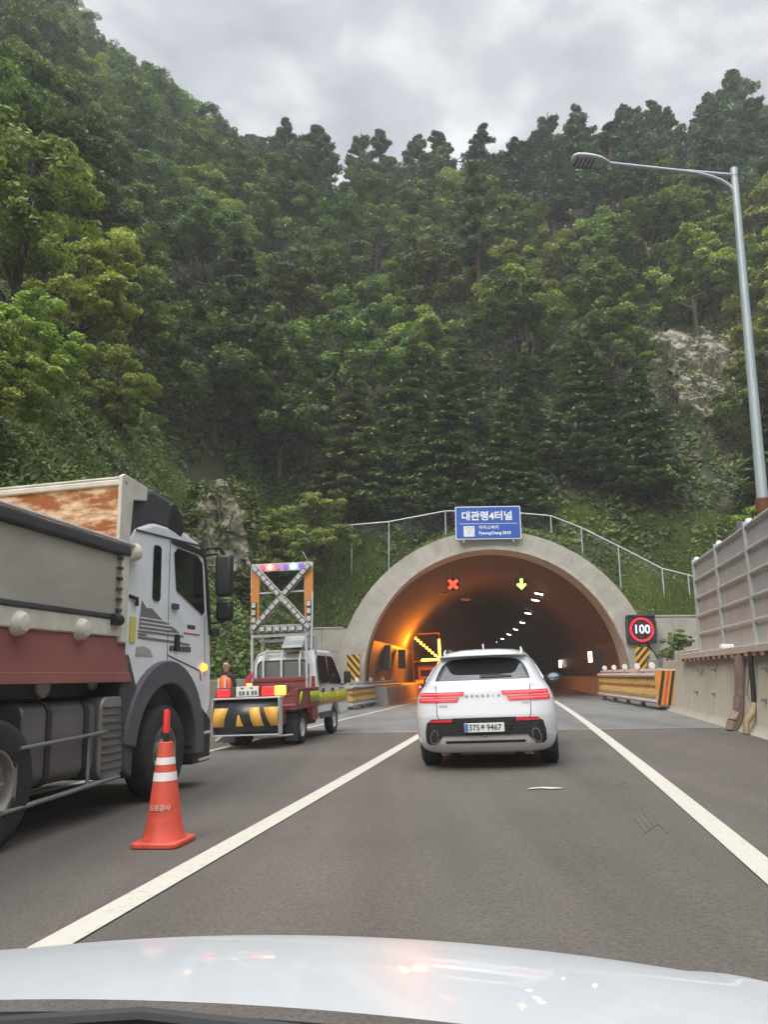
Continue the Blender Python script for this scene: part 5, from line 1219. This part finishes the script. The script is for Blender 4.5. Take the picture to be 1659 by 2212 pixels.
pside('side_lettering',[(3.0,1.08),(3.5,1.06),(3.5,1.04),(3.0,1.06)],mat('decal_red',(.5,.05,.06)),th=.002)
b=MB(); b.box(-.35,-.27,-.6,3.4,.42,.56); b.box(.27,.35,-.6,3.4,.42,.56); b.box(-.5,.5,.9,2.0,.3,.45); b.build('chassis_frame',black,pk)
MB().lathe([(.001,-.12),(.1,-.1),(.13,0),(.1,.1),(.001,.12)],'X',(0,0,.3),16).build('differential',black,pk)
# rear light bar
b=MB(); b.box(-W2+.02,W2-.06,-.80,-.72,.98,1.03); b.build('light_bar',maroon,pk)
tl_=MB().box(-.75,-.50,-.87,-.80,1.0,1.15).build('tail_lamp',mat('lamp_red_lit',(.4,.01,.01),.3,emit=(1,.02,.02),estr=1.6),pk,bevel=.01)
tl_=MB().box(.20,.46,-.87,-.80,1.0,1.17).build('tail_lamp',MC['lamp_red_lit'],pk,bevel=.01)
MB().box(.465,.68,-.875,-.80,1.0,1.18).build('indicator_lamp',mat('lamp_amber_lit',(.5,.2,.01),.3,emit=(1,.42,.04),estr=2.8),pk,bevel=.01)
b=MB(); b.box(-.35,.12,-.85,-.83,.99,1.19); MB().box(.16,.72,-.80,-.70,.98,1.2).build('lamp_housing',dgrey,pk,bevel=.01); MB().box(-.78,-.40,-.80,-.70,.98,1.18).build('lamp_housing',dgrey,pk,bevel=.01); npk=b.build('number_plate',mat('plate_white',(.7,.7,.66)),pk,bevel=.005)
b=MB()
for k,x in enumerate((-.29,-.22,-.13,-.03,.04)): b.box(x,x+.05,-.855,-.851,1.02,1.10); b.box(x+.012,x+.038,-.858,-.8555,1.035,1.085)
b.box(-.25,-.19,-.855,-.851,1.14,1.17); b.box(-.05,.0,-.855,-.851,1.14,1.17); b.build('plate_marks',mat('plate_green_grey',(.12,.14,.13)),npk)
MB().tube([(-.1,-.8,1.2),(-.1,-.8,1.25)],.05,12).build('plate_lamp',amb,pk)
# crash cushion panel
cu=MB(); n=14
for k in range(n+1):
    a=-1.15+2.3*k/n; y=-1.30+.5*(1-math.cos(a)); z=.615+.34*math.sin(a)/math.sin(1.15)*1.0
    cu.v+=[(-.66,y,z),(.66,y,z)]
cu.f=[(2*k,2*k+1,2*k+3,2*k+2) for k in range(n)]
co_=cu.build('cushion_panel',mat('cushion_black',(.035,.035,.04),.35,var=.1),pk,solid=.03)
def cpt(x,f,o=.017):
    a=-1.15+2.3*f; return (x,-1.30+.5*(1-math.cos(a))-o*math.cos(a),.615+.34*math.sin(a)/math.sin(1.15))
for x0,x1,dx in ((-.68,-.40,.16),(-.18,.02,-.0),(.02,.34,-.20),(.68-.06,.68,-.42)):
    b=MB(); nn_=14
    for k in range(nn_+1):
        f=k/nn_
        if x0==-.18: xa,xb=-.25+.12*f,.06-.17*f; f*=.55
        elif x0==-.68: xa,xb=-.675,-.5+.22*f; xa=-.675+.06*f
        elif x0==.02: xa,xb=.22-.20*f,.45-.23*f
        else: xa,xb=.62-.35*f,.675
        b.v+=[cpt(xa,f),cpt(xb,f)]
    b.f=[(2*k,2*k+1,2*k+3,2*k+2) for k in range(nn_)]; b.build('cushion_stripe',mat('cushion_yellow',(.80,.44,.09),.4,var=.08),co_,solid=.004)
b=MB(); b.box(-.69,.69,-1.22,-.95,.95,.98); b.box(-.68,.68,-1.25,-1.1,.262,.285); b.box(.668,.685,-1.27,-1.05,.27,.96); b.box(-.685,-.668,-1.27,-1.05,.27,.96); b.build('cushion_frame',steel,pk,bevel=.005)
b=MB(); b.box(-.2,.2,-.95,-.55,.45,.6); b.box(.45,.6,-.95,-.55,.42,.7); b.box(-.6,-.45,-.95,-.55,.42,.7); b.build('cushion_arm',maroon,pk,bevel=.01)
MB().tube([(.2,-1.0,.2),(.75,-.6,.22)],.02,8).build('tow_pin',steel,pk)
# cross lamp board
BZ0,BZ1,BH=2.36,3.93,.74; BY=.86

bd=bpy.data.objects.new('lamp_board',None); C.objects.link(bd); bd.parent=pk; bd.rotation_euler=(0,R_(1.2),R_(0))
og=mat('board_orange',(.58,.22,.045),.5,scale=3.2,col2=(.52,.50,.48),fac=(.60,.64)); ogw=mat('board_pale',(.50,.46,.44),.5,scale=4,col2=(.55,.24,.06),fac=(.62,.66))
for x0 in (-BH,BH-.2): MB().box(x0,x0+.2,BY,BY+.03,BZ0,BZ1).build('upright_panel',og,bd,bevel=.005)
MB().box(-BH,BH,BY-.004,BY+.026,BZ1-.18,BZ1+.005).build('top_panel',ogw,bd,bevel=.005)
MB().box(-BH,BH,BY-.004,BY+.026,BZ0-.005,BZ0+.16).build('bottom_panel',ogw,bd,bevel=.005)
b=MB(); zc=(BZ0+BZ1)/2; 
for s_ in (1,-1):
    M=Matrix.Translation((0,BY-.02,zc))@Matrix.Rotation(math.atan2((BZ1-BZ0)-.12,2*BH-.12)*-s_,4,'Y'); hl=math.hypot(2*BH-.1,BZ1-BZ0-.1)/2
    b.box(-hl,hl,-.012 if s_>0 else -.02,.012 if s_>0 else .004,-.075,.075,M)
b.build('cross_arm',ogw,bd,bevel=.004)
lens=mat('clear_lens',(.50,.52,.50),.15,0,var=.15,scale=30,coat=.5); 
fr=MB(); le=MB()
def lampcell(M,w_=.055,h_=.045):
    MB().box(-w_-.012,w_+.012,-.045,-.0,-h_-.012,h_+.012,M).build('lamp_frame',dgrey,bd); MB().box(-w_,w_,-.052,-.04,-h_,h_,M).build('lamp_lens',lens,bd)
for s_ in (1,-1):
    A=math.atan2((BZ1-BZ0)-.12,2*BH-.12)*-s_
    for k in range(-6,7):
        if k==0: continue
        M=Matrix.Translation((0,BY-.03,zc))@Matrix.Rotation(A,4,'Y')@Matrix.Translation((k*.152,0,0)); lampcell(M,.062,.042)
for k in range(6): lampcell(Matrix.Translation((-.45+k*.18,BY,BZ0+.075)),.055,.05)
for s_ in (1,-1):
    for k in range(3): lampcell(Matrix.Translation((s_*(BH-.085),BY,BZ0+.28+k*.17)),.045,.055)
for x,c_,st_ in ((-.47,(.9,.2,.35),.5),(-.29,(1,.07,.04),9),(-.10,(.85,.25,.5),.5),(.09,(.4,.2,.9),.5),(.275,(.12,.5,1),8),(.465,(.3,.18,.8),.5)):
    m=emat('beacon_%d'%int(x*100),c_,st_); MB().lathe([(.001,-.05),(.05,-.04),(.068,-.01),(.068,0)],'Y',(x,BY-.005,BZ1-.085),18).build('beacon_lamp',m,bd)
b=MB()
for x in (-.66,.62): b.bar((x,BY+.05,1.0),(x,BY+.05,BZ1-.1),.05); b.bar((x+.1,BY+.45,1.5),(x+.1,BY+.45,BZ0-.1),.045)
b.bar((-.68,BY+.05,BZ0-.07),(.68,BY+.05,BZ0-.07),.06); b.bar((-.6,BY+.4,BZ0-.17),(.6,BY+.4,BZ0-.17),.06); b.bar((-.7,BY+.04,zc+.12),(.7,BY+.04,zc+.12),.035); b.build('board_stand',steel,pk)
b=MB(); b.prism([(BY+.1,2.0),(BY+1.3,1.98),(BY+1.2,2.30),(BY+.5,2.34)],.0,.5,'X'); b.build('roof_unit',mat('unit_grey',(.35,.36,.35),.5),pk,bevel=.02)
MB().tube([(.74,BY-.2,.7),(.77,BY-.1,1.8),(.80,BY,BZ1-.7)],.018,8).build('cable_rod',galv,pk)
MB().tube([(.70,BY,BZ1),(.66,BY,BZ1+.1),(.56,BY,BZ1+.26)],.006,6).build('aerial',galv,pk)
MB().prism([(-.74,.95),(-.68,1.0),(-.48,1.45),(-.54,1.5),(-.68,1.35)],.5,.54,'Y').build('red_rope',mat('rope_red',(.5,.04,.08),.6),pk,bevel=.012)

# ------------------------------------------------------------ truck with arrow board inside the tunnel
tt=thing('arrow_board_truck','red service truck with a lit orange arrow board inside the tunnel','truck',Vector((at(925,1500,50.5).x,50.5,-.24)),-(RA-50/RC),ROLL)
b=MB(); b.box(-.85,.85,0,2.6,.75,1.1); b.build('bed_side',maroon,tt,bevel=.02)
b=MB(); b.prism([(1.9,.5),(1.9,1.9),(2.1,2.0),(3.6,2.0),(4.2,1.25),(4.4,1.1),(4.4,.5)],-.8,.8,'X'); b.build('cab',mat('tunnel_truck_red',(.25,.06,.05),.5),tt,bevel=.06)
MB().box(-.6,.6,1.86,1.89,1.3,1.7).build('rear_window',glass,tt)
b=MB()
for k in range(8): b.add([(-.8+k*.2,-.02,.8),(-.68+k*.2,-.02,.8),(-.6+k*.2,-.02,1.05),(-.72+k*.2,-.02,1.05)],[(0,1,2,3)])
b.build('reflective_stripe',lime,tt,solid=.004)
for x in (-.72,-.5,.5,.72): MB().lathe([(.001,-.04),(.07,-.03),(.07,0)],'Y',(x,-.02,.62),14).build('tail_lamp',emat('far_tail',(1,.06,.05),7),tt)
for y in (.6,3.4):
    for sg_ in (1,-1): wheel(tt,sg_*.72,y,.34,.22,sg_)
b=MB(); b.box(-.95,-.9,.3,.35,.8,4.1); b.box(.9,.95,.3,.35,.8,4.1); b.box(-.95,.95,.3,.34,4.05,4.15); b.box(-.95,.95,.3,.34,2.25,2.32); b.build('board_frame',mat('board_red',(.12,.04,.02),.6),tt)
ob=emat('arrow_orange',(1,.42,.035),9)
b=MB()
def seg2(p,q,n):
    for k in range(n):
        f=(k+.5)/n; x=p[0]+(q[0]-p[0])*f; z=p[1]+(q[1]-p[1])*f; b.box(x-.075,x+.075,.22,.27,z-.07,z+.07)
seg2((-.98,4.1),(.88,2.38),10); seg2((.9,2.5),(.9,3.7),7); seg2((-.35,2.36),(.75,2.36),7)
b.build('arrow_lamps',ob,tt)
for x,z in ((-.9,3.6),(.3,3.0)):
    l=bpy.data.lights.new('arrow_glow','POINT'); l.energy=760; l.color=(1,.24,.008); l.shadow_soft_size=.5
    lo=bpy.data.objects.new('arrow_glow',l); C.objects.link(lo); lo.parent=tt; lo.location=(x,-3.2,z)

# ------------------------------------------------------------ worker
def skinned(name,nodes,edges,m,parent=None,sub=2):
    me=bpy.data.meshes.new(name); me.from_pydata([n[:3] for n in nodes],edges,[]); o=bpy.data.objects.new(name,me); C.objects.link(o)
    md=o.modifiers.new('skin','SKIN'); md.use_smooth_shade=True
    for v,nd in zip(me.skin_vertices[0].data,nodes): v.radius=(nd[3],nd[4] if len(nd)>4 else nd[3])
    me.skin_vertices[0].data[0].use_root=True
    s_=o.modifiers.new('s','SUBSURF'); s_.levels=sub; s_.render_levels=sub
    dg=bpy.context.evaluated_depsgraph_get(); dg.update(); nm=bpy.data.meshes.new_from_object(o.evaluated_get(dg)); bpy.data.objects.remove(o)
    nm.materials.clear(); nm.materials.append(m); nm.polygons.foreach_set('use_smooth',[True]*len(nm.polygons)); o=bpy.data.objects.new(name,nm); C.objects.link(o); o.parent=parent; return o
wk=thing('person','worker in an orange vest over a black shirt standing behind the dump truck','person',RP(16.3,-6.78),R_(58),ROLL)
skin_=mat('skin',(.55,.33,.24),.6,var=.05); shirt=mat('black_shirt',(.02,.02,.024),.8); trouser=mat('dark_trousers',(.028,.03,.04),.8); vest=mat('vest_orange',(1,.20,.06),.5,var=.06)
# person faces local -x ; hips at z .93
N_=[(0,0,.95,.13,.16),(0,0,1.12,.115,.15),(0,0,1.30,.12,.17),(.0,0,1.44,.10,.15),(0,0,1.53,.05,.055),
    (.0,.19,1.42,.055),(.02,.25,1.16,.046),(-.10,.22,.95,.036),(0,-.19,1.42,.055),(.02,-.25,1.16,.046),(-.10,-.20,.98,.036),
    (0,.09,.88,.095),(-.02,.10,.50,.066),(.02,.11,.10,.045),(0,-.09,.88,.095),(-.01,-.11,.50,.066),(.03,-.12,.10,.045)]
E_=[(0,1),(1,2),(2,3),(3,4),(3,5),(5,6),(6,7),(3,8),(8,9),(9,10),(0,11),(11,12),(12,13),(0,14),(14,15),(15,16)]
skinned('body',N_,E_,shirt,wk)
skinned('trousers',[(0,0,.99,.135,.165),(0,.09,.88,.105),(-.02,.10,.50,.078),(.02,.11,.09,.06),(0,-.09,.88,.105),(-.01,-.11,.50,.078),(.03,-.12,.09,.06)],[(0,1),(1,2),(2,3),(0,4),(4,5),(5,6)],trouser,wk)
skinned('vest',[(0,0,.96,.16,.19),(0,0,1.12,.15,.185),(0,0,1.30,.155,.21),(0,0,1.43,.12,.19),(0,0,1.485,.075,.11)],[(0,1),(1,2),(2,3),(3,4)],vest,wk)
skinned('head',[(-.005,0,1.50,.05),(-.01,0,1.60,.075,.07),(-.015,0,1.68,.092,.078),(-.005,0,1.745,.08,.07)],[(0,1),(1,2),(2,3)],skin_,wk)
b=MB(); b.lathe([(.004,-.02),(.016,-.018),(.012,.02),(.003,.035)],'Z',(-.105,0,1.655),8); b.build('nose',skin_,wk)
b=MB(); b.box(-.102,-.09,-.02,.02,1.615,1.622); b.build('mouth',mat('lip',(.3,.1,.08)),wk)
skinned('hair',[(.025,0,1.665,.078,.078),(.02,0,1.735,.095,.086),(-.02,0,1.775,.07,.07)],[(0,1),(1,2)],mat('black_hair',(.012,.011,.012),.6),wk)
b=MB(); b.box(-.112,-.106,-.06,-.012,1.675,1.695); b.box(-.112,-.106,.012,.06,1.675,1.695); b.box(-.112,-.106,-.012,.012,1.687,1.693); b.bar((-.108,.066,1.69),(.02,.082,1.69),.008); b.bar((-.108,-.066,1.69),(.02,-.082,1.69),.008); b.build('glasses',black,wk)
for s_ in (1,-1):
    MB().lathe([(.001,-.012),(.022,-.008),(.026,0),(.02,.012)],'Y',(.01,s_*.082,1.665),10).build('ear',skin_,wk)
    hx,hy,hz=-.11,s_*.21,.93
    nodes=[(hx+.005,hy,hz+.03,.026,.02),(hx-.01,hy,hz-.03,.036,.016),(hx-.015,hy,hz-.055,.036,.014)]
    ed=[(0,1),(1,2)]
    for k in range(4):
        o0=len(nodes); ox=(-.028+.018*k); ln=(.062,.075,.07,.055)[k]
        nodes+=[(hx-.012+ox,hy,hz-.075,.0085),(hx-.016+ox,hy-s_*.006,hz-.075-ln*.5,.008),(hx-.012+ox,hy-s_*.022,hz-.075-ln,.0068)]; ed+=[(2,o0),(o0,o0+1),(o0+1,o0+2)]
    o0=len(nodes); nodes+=[(hx-.05,hy-s_*.01,hz-.035,.010),(hx-.062,hy-s_*.02,hz-.065,.0085)]; ed+=[(1,o0),(o0,o0+1)]
    skinned('hand',nodes,ed,skin_,wk)
    b=MB(); b.prism([(-.17,0),(-.19,.03),(-.15,.07),(-.05,.10),(.07,.10),(.09,.04),(.09,0)],s_*.11-.045,s_*.11+.045,'Y'); b.build('shoe',mat('shoe_grey',(.3,.28,.25),.7),wk,bevel=.015)
b=MB()
for s_ in (1,-1): b.box(-.158,-.148,s_*.10-.025,s_*.10+.025,1.02,1.40)
b.build('vest_stripe',mat('vest_silver',(.75,.7,.68),.3),wk)

# ------------------------------------------------------------ bonnet of the camera car
own=road_thing('camera_car','white bonnet of the car the photo was taken from','car',0,0); own.location=(0,0,0); own.rotation_euler=(0,0,-RA)
hoodm=mat('bonnet_white',(.50,.53,.55),.4,var=.02,scale=1,coat=.4)
HC=-.2127
def hz(x,y):
    q=y-.85; z=.8479-.1081*q-.1535*q**3-.0985*(x-HC)**2
    z+=.007*math.exp(-((x-.27-.3*(1.7-y))/.045)**2)+.004*math.exp(-((x+1.05+.2*(1.7-y))/.05)**2)
    return z
yb=lambda x:.928
MB().grid(lambda i,j:(lambda x:(x,.928+(1.2-.35*((x+.35)/1.1)**2)*j,hz(x,.928+(1.2-.35*((x+.35)/1.1)**2)*j)))(-1.45+2.2*i),110,60).build('bonnet',hoodm,own,ang=80)
b=MB(); b.grid(lambda i,j:(-1.42+2.14*i,.62+.304*j,hz(-1.42+2.14*i,.9)-.018-.02*(1-j)),30,4); b.build('cowl',mat('cowl_black',(.018,.02,.024),.55,var=.3,scale=12),own,solid=.006)
b=MB()
for k in range(14): x=HC-.85+k*.13; b.box(x,x+.008,.66,.89,hz(x,.9)-.03,hz(x,.9)-.008)
b.build('cowl_rib',dgrey,own)
b=MB(); b.tube([(-1.0,.80,hz(-1.0,.8)+.002),(-.45,.86,hz(-.45,.86)+.004),(.2,.87,hz(.2,.87)+.004)],.009,8); b.build('wiper_arm',black,own)

# ------------------------------------------------------------ air
hm_=bpy.data.materials.new('air'); hm_.use_nodes=True; t=hm_.node_tree; t.nodes.clear(); o_=t.nodes.new('ShaderNodeOutputMaterial'); pv=t.nodes.new('ShaderNodeVolumePrincipled')
pv.inputs['Color'].default_value=(.9,.92,.93,1); pv.inputs['Density'].default_value=.0013; pv.inputs['Anisotropy'].default_value=.0; t.links.new(pv.outputs[0],o_.inputs['Volume'])
hzo=MB().box(-420,420,-420,420,-4,170).build('haze',hm_); hzo['kind']='stuff'
